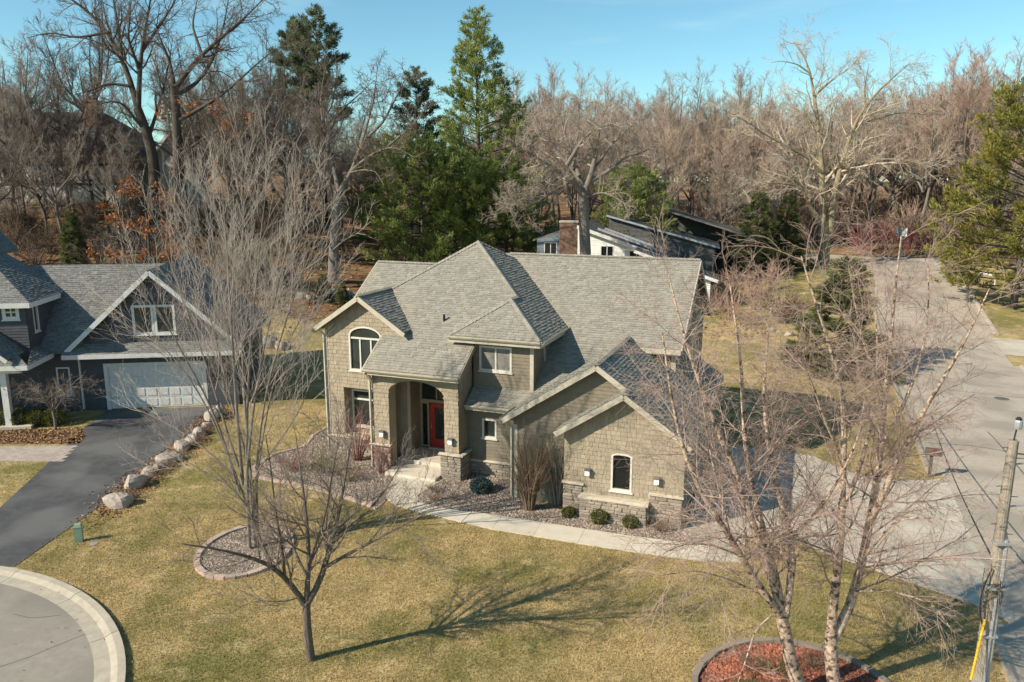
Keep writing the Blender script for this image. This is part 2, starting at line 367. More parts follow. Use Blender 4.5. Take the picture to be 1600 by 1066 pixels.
# neighbour's asphalt driveway and paver walk
ND = [(-19.6,24.02),(-16.45,23.80),(-16.15,28.9),(-16.3,34),(-16.1,39.1),(-16.5,42.55),(-22.5,41.75),(-22.05,38.4),(-20.7,32.2),(-20.0,28.6)]
sheet('asphalt_driveway', ND, .02, .06, 'asphalt', kind='structure')
# paver walk: rows of pavers
pw = empty('paver_walk', (-23, 35, 0), 0, kind='structure'); bpy.context.view_layer.update()
pm = MB(); pm.box((0, 0, 0), (1, 1, 1)); pme = pm.mesh('paver'); pme.materials.append(MATS['paver'])
e0 = np.array(gz(122, 697)[:2]); e1 = np.array(gz(100, 722)[:2]); d0 = np.array(gz(0, 697)[:2]); d1 = np.array(gz(0, 717)[:2])
rows = 9; k = 0
for i in range(rows):
    A = e0+(e1-e0)*i/rows; B = d0+(d1-d0)*i/rows - np.array([2.5, .2])
    Lr = np.linalg.norm(B-A); wd = .29; off = .5*wd*(i % 2)
    dirv = (B-A)/Lr; ang = math.atan2(dirv[1], dirv[0]); pos = off
    while pos < Lr-wd and k < 250:
        p = A + dirv*pos; o = bpy.data.objects.new('paver', pme); COL.objects.link(o); o.parent = pw; o.matrix_parent_inverse = pw.matrix_world.inverted()
        o.location = (p[0], p[1], -.02); o.rotation_euler = (0, 0, ang); o.scale = (wd-.015, np.linalg.norm(e1-e0)/rows-.015, .045+.004*random.random()); pos += wd; k += 1

# front walk: slabs
wk = empty('front_walk', uv(-9, 25.7), 0, kind='structure'); bpy.context.view_layer.update()
T_ = [(738,801),(783,807.5),(846,817.5),(914,828),(987,839),(1060,848.5),(1112,853)]
B_ = [(722,817),(768.6,828),(833.5,838.5),(902.6,850),(977,861.5),(1045,871),(1100,878)]
slabs = [[(616,743),(693,751),(668,765),(606,765)], [(605.5,766),(667,766),(653,775),(653,785.5),(618,790),(603,779)], [(619,791.2),(654,786.5),(700,797),(737,801),(721,817),(680,807)]]
slabs += [[T_[i], T_[i+1], B_[i+1], B_[i]] for i in range(6)]
for pl in slabs:
    P = np.array([gz(*q)[:2] for q in pl]); c = P.mean(0); P = c+(P-c)*(1-.006)
    d1_, d2_ = P[1]-P[0], P[2]-P[1]
    if d1_[0]*d2_[1]-d1_[1]*d2_[0] < 0: P = P[::-1]
    o = sheet('walk_slab', P, .04+.004*random.random(), .1, 'concrete_new'); o.parent = wk; o.matrix_parent_inverse = wk.matrix_world.inverted()
DR = [(-3.52,26.75),(-2.55,24.9),(-1.3,25.25),(-1.35,27.35),(0.0,28.0),(1.2,27.0),(3.5,25.9),(5.8,24.8),(6.2,24.2),(6.2,36.2),(5.5,35.6),(4.2,35.1),(2.7,35.3),(1.6,36.2),(0.95,37.0),(-3.52,37.4)]
# garage driveway cast in bays
def clip_poly(P, a, b, c):   # keep a*x+b*y<=c
    out = []
    for i in range(len(P)):
        p, q = P[i], P[(i+1) % len(P)]; dp = a*p[0]+b*p[1]-c; dq = a*q[0]+b*q[1]-c
        if dp <= 0: out.append(p)
        if dp*dq < 0: t = dp/(dp-dq); out.append((p[0]+t*(q[0]-p[0]), p[1]+t*(q[1]-p[1])))
    return out
dw = empty('garage_driveway', uv(1, 31), 0, kind='structure'); bpy.context.view_layer.update()
for ua, ub in ((-3.6, -.4), (-.4, 2.8), (2.8, 6.3)):
    for va, vb in ((24, 28.0), (28.0, 32.2), (32.2, 38)):
        P = clip_poly(clip_poly(clip_poly(clip_poly(DR, 1, 0, ub-.008), -1, 0, -ua-.008), 0, 1, vb-.008), 0, -1, -va-.008)
        if len(P) > 2:
            o = sheet('driveway_bay', [uv(*p)[:2] for p in P], .034+.003*random.random(), .1, 'concrete'); o.parent = dw; o.matrix_parent_inverse = dw.matrix_world.inverted()
# manhole cover in the street
p = gp(1565, 624); mb = MB(); mb.lathe((p[0], p[1], p[2]+.03), [(.42, 0), (.42, .012), (.36, .016), (.05, .018)], 20); mb.build('manhole_cover', 'tar', label='round dark manhole cover set in the grey street', cat='manhole cover')

# ------------------------------------------------------------------ building kit
class Fr:
    """plane frame: a along A, b along B, c outward"""
    def __init__(s, O, A, B):
        s.O = np.array(O, float); s.A = np.array(A, float); s.B = np.array(B, float); s.N = np.cross(s.A, s.B)
    def __call__(s, a, b, c=0.): return s.O + s.A*a + s.B*b + s.N*c
def wall_front(v, u0=0.): return Fr((u0, v, 0), (1,0,0), (0,0,1))
def wall_right(u, v0=0.): return Fr((u, v0, 0), (0,1,0), (0,0,1))
def wall_left(u, v0=0.): return Fr((u, v0, 0), (0,-1,0), (0,0,1))
def wall_back(v, u0=0.): return Fr((u0, v, 0), (-1,0,0), (0,0,1))

def clip_convex(P, poly):
    n = len(poly); area = sum(poly[i][0]*poly[(i+1) % n][1]-poly[(i+1) % n][0]*poly[i][1] for i in range(n)); sg = 1 if area > 0 else -1
    for i in range(n):
        (x0, y0), (x1, y1) = poly[i], poly[(i+1) % n]
        a, b = sg*(y1-y0), -sg*(x1-x0); P = clip_poly(P, a, b, a*x0+b*y0)
        if len(P) < 3: return []
    return P
def tabs(mb, fr, polys, rowh, wmin, wmax, thick, jit=.4, base=.004, gap=0.):
    """overlapping courses clipped to convex polygons; each tab is a sloping face with a butt edge"""
    rnd = random.random
    for poly in polys:
        xs = [p[0] for p in poly]; ys = [p[1] for p in poly]
        j0 = math.floor(min(ys)/rowh); j1 = math.ceil(max(ys)/rowh)
        for j in range(j0, j1):
            y0, y1 = j*rowh, (j+1)*rowh; x = min(xs)-rnd()*wmax
            while x < max(xs):
                w_ = wmin+(wmax-wmin)*rnd(); r = [(x, y0), (x+w_-gap, y0), (x+w_-gap, y1), (x, y1)]; x += w_
                if x < min(xs): continue
                q = clip_convex(r, poly)
                if len(q) < 3: continue
                th_ = thick*(1-jit+2*jit*rnd())
                top = [fr(a, b, base+th_*(1-(b-y0)/rowh*.9)) for a, b in q]
                k = len(mb.v); n = len(q); mb.v += [tuple(p) for p in top]; mb.f.append(tuple(range(k, k+n)))
                low = [i for i in range(n) if abs(q[i][1]-y0) < 1e-6]
                if len(low) == 2:
                    a, b = low if (low[1]-low[0]) == 1 else (low[1], low[0])
                    mb.v += [tuple(fr(*q[a], 0)), tuple(fr(*q[b], 0))]; mb.f.append((k+b, k+a, k+n, k+n+1))
    return mb

class House:
    def __init__(s, name, off, rz, frame_u, frame_v, label, cat='house', zb=0., frame_off=None):
        s.off = np.array(off, float); base = frame_u*off[0] + frame_v*off[1]
        s.e = empty(name, (base[0], base[1], off[2]), rz, label, cat)
    def part(s, mb, name, mat, parent=None, **kw): return mb.build(name, mat, parent or s.e, s.off, **kw)
    def wall(s, fr, polys, mat, style='lap', thick=.12, name='wall'):
        mb = MB()
        for p in polys: mb.prism([fr(a, b, -thick) for a, b in p], fr.N*thick)
        o = s.part(mb, name, mat)
        if style:
            t = MB()
            if style == 'shake': tabs(t, fr, polys, .175, .11, .26, .022, gap=.009); nm = 'shake_siding'
            elif style == 'lap': tabs(t, fr, polys, .15, 2.4, 3.7, .022, .05); nm = 'lap_siding'
            s.part(t, nm, mat, o, kind='stuff')
        return o
    def roof(s, polys, side, ref, slope, mat='shingle', thick=.17, rowh=.145, slab='roof_slab', name='roof'):
        """polys in plan (u,v); side F/R/L/B = direction it faces; ref = (coordinate of eave, z)"""
        c = 1/math.hypot(1, slope); sn = slope*c; r, z = ref
        if side == 'F': fr = Fr((0, r, z), (1,0,0), (0,c,sn)); m = lambda p: (p[0], (p[1]-r)/c)
        if side == 'B': fr = Fr((0, r, z), (-1,0,0), (0,-c,sn)); m = lambda p: (-p[0], (r-p[1])/c)
        if side == 'R': fr = Fr((r, 0, z), (0,1,0), (-c,0,sn)); m = lambda p: (p[1], (r-p[0])/c)
        if side == 'L': fr = Fr((r, 0, z), (0,-1,0), (c,0,sn)); m = lambda p: (-p[1], (p[0]-r)/c)
        mb = MB(); t = MB(); P2 = [[m(p) for p in pl] for pl in polys]
        for pl in P2:
            n = len(pl); ar = sum(pl[i][0]*pl[(i+1) % n][1]-pl[(i+1) % n][0]*pl[i][1] for i in range(n))
            q = pl if ar > 0 else pl[::-1]
            mb.prism([fr(a, b)-np.array([0, 0, thick]) for a, b in q], (0, 0, thick))
        o = s.part(mb, name, slab)
        tabs(t, fr, P2, *((rowh, .10, .27) if side != 'B' and rowh < .2 else (.29, .3, .7)), .022, .6)
        s.part(t, 'shingles', mat, o, kind='stuff'); return o
    def board(s, p, q, h_=.22, t=.045, mat='trim', name='fascia', drop=None):
        mb = MB(); p = np.array(p, float); q = np.array(q, float); d = np.array([0, 0, h_/2 if drop is None else drop])
        mb.bar(p-d, q-d, t, h_); return s.part(mb, name, mat)
    def gutter(s, p, q, out, mat='trim'):
        p = np.array(p, float); q = np.array(q, float); o = np.array(out, float); V = []
        prof = [(.0, .0), (.0, -.11), (.07, -.12), (.12, -.05), (.125, .0), (.11, .0), (.1, -.045), (.065, -.1), (.012, -.095), (.012, .0)]
        for e in (p, q):
            for a, z in prof: V.append(e+o*a+np.array([0, 0, z]))
        n = len(prof); mb = MB(); mb.add(V, [(i, (i+1) % n, n+(i+1) % n, n+i) for i in range(n)]+[tuple(range(n))[::-1], tuple(range(n, 2*n))])
        return s.part(mb, 'gutter', mat)
    def downspout(s, pts, mat='trim', r=.045):
        mb = MB()
        for a, b in zip(pts[:-1], pts[1:]): mb.bar(a, b, .07, .09, (0.3, 1, .01) if abs(b[2]-a[2]) > .8 else (0, 0, 1))
        return s.part(mb, 'downspout', mat)
    def window(s, fr, a0, a1, b0, b1, mull=(), trans=(), arch=0., fw=.075, depth=.1, rec=.03, mat='frame', pane='glass', proud=.035, sill=True, lite=None, name='window', blinds=0):
        def loop(i):
            x0, x1, y0, y1 = a0+i, a1-i, b0+i, b1-i
            if not arch: return [(x0, y0), (x1, y0), (x1, y1), (x0, y1)]
            pts = [(x0, y0), (x1, y0)]; ac = (a0+a1)/2; hw = (x1-x0)/2
            for k in range(13):
                t = math.pi*k/12; pts.append((ac+hw*math.cos(t), (b1-arch)+(arch-i)*math.sin(t)))
            return pts
        O_, I_ = loop(0), loop(fw); n = len(O_); mb = MB(); V = []
        for c in (proud, -depth):
            V += [fr(a, b, c) for a, b in O_]+[fr(a, b, c) for a, b in I_]
        F = []
        for i in range(n):
            j = (i+1) % n
            F += [(i, j, n+j, n+i), (n+i, n+j, 3*n+j, 3*n+i), (j, i, 2*n+i, 2*n+j)]
        mb.add(V, F)
        for m_ in mull: mb.prism([fr(m_-.035, b0+fw, -rec-.02), fr(m_+.035, b0+fw, -rec-.02), fr(m_+.035, (lite or b1)-fw*.5, -rec-.02), fr(m_-.035, (lite or b1)-fw*.5, -rec-.02)], fr.N*.045)
        for t_ in trans: mb.prism([fr(a0+fw, t_-.04, -rec-.02), fr(a1-fw, t_-.04, -rec-.02), fr(a1-fw, t_+.04, -rec-.02), fr(a0+fw, t_+.04, -rec-.02)], fr.N*.05)
        wn = s.part(mb, name, mat)
        g = MB(); g.prism([fr(a, b, -rec-.03) for a, b in loop(fw*.8)], fr.N*.012); s.part(g, 'pane', pane, wn)
        if blinds:
            bl = MB(); y = b0+fw+.02
            while y < b1-fw-.02:
                bl.prism([fr(a0+fw, y, -rec-.008), fr(a1-fw, y, -rec-.008), fr(a1-fw, y+.032, -rec-.014), fr(a0+fw, y+.032, -rec-.014)], fr.N*.003); y += .05
            s.part(bl, 'blind', 'blind', wn)
        if sill:
            sl = MB(); sl.prism([fr(a0-.05, b0-.06, 0), fr(a1+.05, b0-.06, 0), fr(a1+.05, b0-.002, 0), fr(a0-.05, b0-.002, 0)], fr.N*.075); s.part(sl, 'sill', mat, wn)
        return wn
    def stones(s, fr, a0, a1, b0, b1, back=True):
        mb = MB(); mb.prism([fr(a0, b0, -.1), fr(a1, b0, -.1), fr(a1, b1, -.1), fr(a0, b1, -.1)], fr.N*.11); o = s.part(mb, 'stone_base', 'stone_back')
        y = b0; ang = math.atan2(fr.A[1], fr.A[0])
        while y < b1-.03:
            hh = min(random.choice((.09, .11, .13, .15)), b1-y)
            if b1-y-hh < .05: hh = b1-y
            x = a0
            while x < a1-.01:
                w_ = random.uniform(.22, .5)
                if a1-x-w_ < .16: w_ = a1-x
                d_ = random.uniform(.035, .085)
                q = bpy.data.objects.new('stone', STONES[random.randrange(len(STONES))]); COL.objects.link(q); q.parent = o
                q.location = fr(x+w_/2, y+hh/2, .008)-s.off; q.rotation_euler = (0, 0, ang); q.scale = (w_-.014, d_, hh-.012); x += w_
            y += hh
        return o
    def cap(s, fr, a0, a1, b, proud=.13, h_=.075):
        mb = MB(); V0 = [fr(a0, b, 0), fr(a1, b, 0), fr(a1, b+h_*.7, 0), fr(a0, b+h_*.7, 0)]
        mb.add([fr(a0, b, -.02), fr(a1, b, -.02), fr(a1, b+h_, -.02), fr(a0, b+h_, -.02), fr(a0, b, proud), fr(a1, b, proud), fr(a1, b+h_*.6, proud), fr(a0, b+h_*.6, proud)],
               [(3,2,1,0),(4,5,6,7),(0,1,5,4),(1,2,6,5),(2,3,7,6),(3,0,4,7)]); return s.part(mb, 'stone_cap', 'cap')
    def light(s, fr, a, b):
        mb = MB(); mb.prism([fr(a-.07, b-.05, 0), fr(a+.07, b-.05, 0), fr(a+.07, b+.2, 0), fr(a-.07, b+.2, 0)], fr.N*.06)
        mb.prism([fr(a-.11, b+.13, .06), fr(a+.11, b+.13, .06), fr(a+.11, b+.22, .06), fr(a-.11, b+.22, .06)], fr.N*.13)
        o = s.part(mb, 'wall_light', 'metal'); g = MB(); g.prism([fr(a-.09, b-.05, .075), fr(a+.09, b-.05, .075), fr(a+.09, b+.129, .075), fr(a-.09, b+.129, .075)], fr.N*.11); s.part(g, 'lamp_glass', 'lamp_white', o); return o
def stone_mesh(k):
    r = random.Random(k); j = lambda s_: r.uniform(-s_, s_)
    V = []
    for y, ins in ((0, 0), (-.7, .0), (-1, .09)):
        for sx, sz in ((-1,-1),(1,-1),(1,1),(-1,1)): V.append((sx*(.5-ins)+j(.02), y+j(.08)*(y < 0), sz*(.5-ins*1.6)+j(.05)))
    F = [(4*l_+i, 4*l_+(i+1) % 4, 4*l_+4+(i+1) % 4, 4*l_+4+i) for l_ in (0, 1) for i in range(4)]+[(8,9,10,11)]
    mb = MB(); mb.add(V, F); me = mb.mesh('stone'); me.materials.append(MATS['stone']); return me
STONES = [stone_mesh(k) for k in range(9)]
def cells(a0, a1, b0, b1, holes):
    """rectangle minus rectangular holes -> rectangles"""
    xs = sorted({a0, a1, *[h_[0] for h_ in holes], *[h_[1] for h_ in holes]}); out = []
    for x0, x1 in zip(xs[:-1], xs[1:]):
        hs = sorted([(h_[2], h_[3]) for h_ in holes if h_[0] < (x0+x1)/2 < h_[1]]); y = b0
        for lo, hi in hs:
            if lo > y: out.append([(x0, y), (x1, y), (x1, lo), (x0, lo)])
            y = hi
        if y < b1: out.append([(x0, y), (x1, y), (x1, b1), (x0, b1)])
    return out
def arch_strips(a0, a1, spring, rise, top, n=14):
    out = []; c = (a0+a1)/2; hw = (a1-a0)/2
    zf = lambda x: spring+rise*math.sqrt(max(0, 1-((x-c)/hw)**2))
    xs = [c-hw*math.cos(math.pi*k/n) for k in range(n+1)]
    for x0, x1 in zip(xs[:-1], xs[1:]): out.append([(x0, zf(x0)), (x1, zf(x1)), (x1, top), (x0, top)])
    return out

def H2W(*a, **k): return H2.window(*a, **{**dict(mat='trim_white'), **k})
def H3W(*a, **k): return H3.window(*a, **{**dict(mat='trim_white'), **k})
# ------------------------------------------------------------------ main house
H1 = House('house', (-12, 33, 0), HA, ud, vd, 'two storey tan shingle house with grey hip and gable roofs and arched entry')
S_ = .66
# --- front gable block (arched window)
f = wall_front(30.0)
gtop = lambda u: 7.36-.66*abs(u+18.5)
aw = (-19.28, -17.58, 4.0, 6.08, .45)   # arched window opening
lw = (-19.66, -17.2, .92, 3.16)          # recessed lower window
polys = cells(-20.5, -16.3, 0, 5.6, [(lw[0], lw[1], lw[2], lw[3]), (aw[0], aw[1], aw[2], 5.6)])
polys += [[(-20.5, 5.6), (aw[0], 5.6), (aw[0], gtop(aw[0])), (-20.5, gtop(-20.5))], [(aw[1], 5.6), (-16.3, 5.6), (-16.3, gtop(-16.3)), (aw[1], gtop(aw[1]))]]
for st in arch_strips(aw[0], aw[1], 5.63, .45, 6.1): polys.append(st)
polys += [[(aw[0], 6.1), (aw[1], 6.1), (aw[1], gtop(aw[1])), (-18.5, gtop(-18.5)), (aw[0], gtop(aw[0]))]]
H1.wall(f, polys, 'shake', 'shake')
H1.window(f, aw[0], aw[1], aw[2], aw[3], mull=(-18.72, -18.15), trans=(5.52,), arch=.45, lite=5.5)
# recess of the lower window
mb = MB(); d_ = .42
for q in ([(lw[0]-.1, lw[2]-.1), (lw[0], lw[2]-.1), (lw[0], lw[3]+.1), (lw[0]-.1, lw[3]+.1)], [(lw[0], lw[3]), (lw[1], lw[3]), (lw[1], lw[3]+.1), (lw[0], lw[3]+.1)]):
    mb.prism([f(a, b, -d_-.1) for a, b in q], f.N*(d_+.098-.12))
H1.part(mb, 'window_recess', 'shake')
fr_ = wall_front(30.0+d_)
H1.wall(fr_, cells(-19.8, -17.0, .8, 3.3, [(-19.5, -17.5, 1.2, 2.98)]), 'shake', 'shake', .1)
H1.window(fr_, -19.5, -17.5, 1.2, 2.98, mull=(-18.5,), trans=(2.52,))
mb = MB(); mb.prism([f(lw[0], .82, -d_), f(lw[1], .82, -d_), f(lw[1], .9, -d_), f(lw[0], .9, -d_)], f.N*(d_+.06)); H1.part(mb, 'window_ledge', 'cap')
H1.stones(f, -20.5, -17.42, 0, .74); H1.cap(f, -20.55, -17.42, .74)
# blank sides and back walls of the main body
H1.wall(wall_left(-20.5), [[(-40.5, 0), (-30.0, 0), (-30.0, 6.05), (-40.5, 6.05)]], 'shake', 'shake')
H1.wall(wall_left(-20.5), [[(-39.5, 6.05), (-31.2, 6.05), (-35.3, 8.2)]], 'shake', 'shake')
H1.wall(wall_back(42.2), [[(5.0, 0), (20.5, 0), (20.5, 5.4), (5.0, 5.4)]], 'lap', 'lap')
# corner boards
for (u_, v_, z0, z1) in ((-20.5, 30.0, .82, 5.95), (-16.3, 30.0, .45, 4.4)):
    mb = MB(); mb.box((u_-.035 if u_ < -17 else u_-.05, v_-.035, z0), (u_+.06, v_+.07, z1)); H1.part(mb, 'corner_board', 'trim')
# --- entry porch
pf = wall_front(28.6)
pol = [[(-17.3, 0), (-16.51, 0), (-16.51, 3.57), (-17.3, 3.57)], [(-13.86, 0), (-13.2, 0), (-13.2, 3.57), (-13.86, 3.57)], [(-17.3, 3.57), (-16.51, 3.57), (-16.51, 4.62), (-17.3, 4.62)], [(-13.86, 3.57), (-13.2, 3.57), (-13.2, 4.62), (-13.86, 4.62)]]
H1.wall(pf, pol+arch_strips(-16.51, -13.86, 3.57, .6, 4.62, 18), 'shake', 'shake', .6)
for a0, a1 in ((-17.34, -16.47), (-13.9, -13.16)):
    mb = MB(); mb.prism([pf(a0, 3.53, -.02), pf(a1, 3.53, -.02), pf(a1, 3.585, -.02), pf(a0, 3.585, -.02)], pf.N*.055); H1.part(mb, 'belt_trim', 'trim_tan')
pr = wall_right(-13.2)
H1.wall(pr, [[(28.6, 0), (30.0, 0), (30.0, 5.75), (28.6, 4.75)]], 'shake', 'shake', .1)
H1.wall(wall_left(-17.3), [[(-30.0, 0), (-28.6, 0), (-28.6, 4.75), (-30.0, 5.75)]], 'shake', 'shake', .1)
H1.stones(pf, -17.42, -16.46, 0, 1.14); H1.cap(pf, -17.48, -16.42, 1.14, .15)
H1.stones(Fr((0, 28.5, 0), (1,0,0), (0,0,1)), -14.02, -13.06, 0, 1.12); H1.cap(Fr((0, 28.5, 0), (1,0,0), (0,0,1)), -14.08, -12.98, 1.12, .14)
H1.stones(wall_right(-13.08), 28.5, 29.42, 0, 1.12); H1.cap(wall_right(-13.08), 28.36, 29.42, 1.12, .14)
H1.light(pf, -16.85, 1.62); H1.light(pf, -13.55, 1.66)
# porch floor, step, ceiling, entry walls
mb = MB(); mb.box((-16.5, 29.3, 0), (-13.3, 31.0, .34)); H1.part(mb, 'porch_floor', 'concrete_new')
mb = MB(); mb.box((-16.44, 27.95, 0), (-14.03, 29.295, .17)); H1.part(mb, 'porch_step', 'concrete_new')
mb = MB(); mb.box((-17.2, 29.2, 4.42), (-13.3, 31.0, 4.5)); H1.part(mb, 'porch_ceiling', 'soffit')
H1.wall(wall_right(-16.3), [[(30.0, 0), (31.1, 0), (31.1, 4.5), (30.0, 4.5)]], 'lap', 'lap', .1)
H1.wall(wall_left(-13.3), [[(-31.1, 0), (-29.2, 0), (-29.2, 4.5), (-31.1, 4.5)]], 'lap', 'lap', .1)
df = wall_front(31.0)
H1.wall(df, cells(-16.3, -13.3, 0, 4.5, [(-16.22, -13.62, .34, 3.95)]), 'lap', 'lap', .1)
H1.window(df, -16.22, -13.62, 2.62, 3.95, mull=(-15.4, -14.5), sill=False, mat='trim_tan', name='transom_window')
H1.window(df, -16.22, -15.8, .4, 2.55, sill=False, mat='trim_tan', pane='glass_dark', name='sidelight')
H1.window(df, -14.06, -13.62, .4, 2.55, sill=False, mat='trim_tan', pane='glass_dark', name='sidelight')
mb = MB(); mb.prism([df(-16.22, 2.55, -.09), df(-13.62, 2.55, -.09), df(-13.62, 2.62, -.09), df(-16.22, 2.62, -.09)], df.N*.12); H1.part(mb, 'door_header', 'trim_tan')
mb = MB(); mb.prism([df(-15.8, .34, -.1), df(-14.06, .34, -.1), df(-14.06, .4, -.1), df(-15.8, .4, -.1)], df.N*.2); H1.part(mb, 'threshold', 'cap')
# red door: leaf with glazed panel
mb = MB(); x0, x1, z0, z1 = -15.76, -14.7, .4, 2.5; gx0, gx1, gz0, gz1 = -15.52, -14.9, .82, 2.32
for q in ((x0, gx0, z0, z1), (gx1, x1, z0, z1), (gx0, gx1, z0, gz0), (gx0, gx1, gz1, z1)):
    mb.prism([df(q[0], q[2], -.07), df(q[1], q[2], -.07), df(q[1], q[3], -.07), df(q[0], q[3], -.07)], df.N*.06)
door = H1.part(mb, 'front_door', 'red_paint', label='red front door with a tall glass panel')
g = MB(); g.prism([df(gx0, gz0, -.05), df(gx1, gz0, -.05), df(gx1, gz1, -.05), df(gx0, gz1, -.05)], df.N*.01); H1.part(g, 'pane', 'glass', door)
g = MB(); g.tube([df(-15.66, 1.32, .05), df(-15.66, 1.62, .05)], .014, 6); g.tube([df(-15.66, 1.34, -.02), df(-15.66, 1.34, .055)], .012, 6); g.tube([df(-15.66, 1.6, -.02), df(-15.66, 1.6, .055)], .012, 6); H1.part(g, 'handle', 'metal', door)
mb = MB(); mb.prism([df(-14.7, .4, -.07), df(-14.06, .4, -.07), df(-14.06, 2.55, -.07), df(-14.7, 2.55, -.07)], df.N*.05); H1.part(mb, 'door_panel', 'trim_tan')
# --- low middle wall
mf = wall_front(29.5); mw = (-12.5, -11.84, 1.72, 2.58)
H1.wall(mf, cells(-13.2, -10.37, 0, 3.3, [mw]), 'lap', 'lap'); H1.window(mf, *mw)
H1.stones(mf, -13.05, -10.47, 0, .66); H1.cap(mf, -13.05, -10.45, .66)
# --- upper box with two-lite window
uf = wall_front(30.0); uw = (-12.82, -11.34, 4.55, 5.64)
H1.wall(uf, cells(-13.1, -10.4, 3.4, 5.95, [uw]), 'lap', 'lap')
H1.window(uf, *uw, mull=(-12.08,), blinds=1, fw=.085)
H1.wall(wall_right(-10.4), [[(30.0, 3.4), (34.4, 3.4), (34.4, 5.95), (30.0, 5.95)]], 'lap', 'lap')
mb = MB(); mb.box((-10.52, 29.955, 3.72), (-10.36, 30.03, 5.93)); H1.part(mb, 'corner_board', 'trim')
# --- garage wing
gf = wall_front(27.7); og = lambda u: 5.72-.66*(-7.0-u) if u < -7 else 5.72-.69*(u+7)
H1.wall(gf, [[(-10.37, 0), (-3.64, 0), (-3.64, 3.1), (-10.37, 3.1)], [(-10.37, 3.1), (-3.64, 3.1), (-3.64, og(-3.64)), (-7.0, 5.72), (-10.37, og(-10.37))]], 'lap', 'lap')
bf = wall_front(27.05); ig = lambda u: 4.9-.66*(-5.79-u) if u < -5.79 else 4.9-.69*(u+5.79)
gw = (-6.28, -5.48, 1.18, 2.66, .14)
pol = cells(-8.1, -3.64, 0, 2.5, [(gw[0], gw[1], gw[2], 2.5)])
pol += [[(-8.1, 2.5), (gw[0], 2.5), (gw[0], 2.7), (-8.1, 2.7)], [(gw[1], 2.5), (-3.64, 2.5), (-3.64, 2.7), (gw[1], 2.7)]]
pol += arch_strips(gw[0], gw[1], 2.52, .14, 2.7, 8)
pol += [[(-8.1, 2.7), (-3.64, 2.7), (-3.64, ig(-3.64)), (-5.79, 4.9), (-8.1, ig(-8.1))]]
H1.wall(bf, pol, 'shake', 'shake')
H1.window(bf, gw[0], gw[1], gw[2], gw[3], arch=.14, pane='glass_dark')
H1.wall(wall_left(-8.1), [[(-27.7, 0), (-27.05, 0), (-27.05, 3.3), (-27.7, 3.3)]], 'shake', 'shake', .1)
H1.stones(bf, -8.12, -7.36, 0, 1.24); H1.cap(bf, -8.16, -7.3, 1.24)
lf = wall_front(26.72)
mb = MB(); mb.box((-7.34, 26.72, 0), (-4.86, 27.04, .84)); H1.part(mb, 'ledge_core', 'stone_back')
H1.stones(lf, -7.36, -4.84, 0, .86); H1.cap(lf, -7.42, -4.78, .86, .1)
mb = MB(); mb.box((-7.4, 26.7, .862), (-4.8, 27.03, .93)); H1.part(mb, 'ledge_top', 'cap')
H1.stones(wall_right(-4.84), 26.72, 27.04, 0, .86)
H1.stones(bf, -4.84, -3.62, 0, 1.22); H1.cap(bf, -4.84, -3.56, 1.22)
H1.light(bf, -7.15, 1.72); H1.light(bf, -4.55, 1.74)
# garage side with panelled overhead doors
rs = wall_right(-3.64); GD = [(28.2, 31.0), (31.8, 36.6)]
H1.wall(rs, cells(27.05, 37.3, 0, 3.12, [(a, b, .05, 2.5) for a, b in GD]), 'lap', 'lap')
H1.wall(wall_back(37.3), [[(3.64, 0), (5.0, 0), (5.0, 4.1), (3.64, 3.2)]], 'lap', 'lap')
for a, b in GD:
    mb = MB()
    for z in np.arange(.05, 2.45, .61):
        mb.prism([rs(a, z, -.1), rs(b, z, -.1), rs(b, z+.595, -.1), rs(a, z+.595, -.1)], rs.N*.05)
        n = int((b-a)/.9)
        for k in range(n):
            x = a+(b-a)*(k+.12)/n; y = a+(b-a)*(k+.88)/n
            mb.prism([rs(x, z+.12, -.05), rs(y, z+.12, -.05), rs(y, z+.48, -.05), rs(x, z+.48, -.05)], rs.N*.018)
    o = H1.part(mb, 'garage_door', 'trim_tan')
    mb = MB(); mb.bar(rs(a-.05, 2.52, .01), rs(b+.05, 2.52, .01), .04, .1); mb.bar(rs(a-.05, .05, .01), rs(a-.05, 2.5, .01), .04, .1, (0,1,0)); mb.bar(rs(b+.05, .05, .01), rs(b+.05, 2.5, .01), .04, .1, (0,1,0)); H1.part(mb, 'door_frame', 'trim', o)
mb = MB(); mb.box((-3.74, 27.0, 1.3), (-3.585, 27.14, 3.1)); H1.part(mb, 'corner_board', 'trim_tan')
mb = MB(); mb.box((-10.42, 27.655, .02), (-10.22, 27.74, 3.1)); H1.part(mb, 'corner_board', 'trim')
H1.wall(wall_left(-10.37), [[(-29.5, 0), (-27.7, 0), (-27.7, 3.3), (-29.5, 3.3)]], 'lap', 'lap', .1)
# upper right main wall and gable end
H1.wall(wall_front(33.0), [[(-10.4, 3.3), (-5.0, 3.3), (-5.0, 5.65), (-10.4, 5.65)]], 'lap', 'lap')
P3 = lambda v: 3.25+S_*(v-29.1)
H1.wall(wall_right(-5.0), [[(33.0, 0), (42.2, 0), (42.2, 5.6), (33.0, 5.6)], [(33.0, 5.6), (42.2, 5.6), (37.6, P3(37.6)-.2)]], 'lap', 'lap')
mb = MB(); mb.box((-5.14, 32.955, 3.6), (-4.955, 33.03, 5.6)); H1.part(mb, 'corner_board', 'trim')
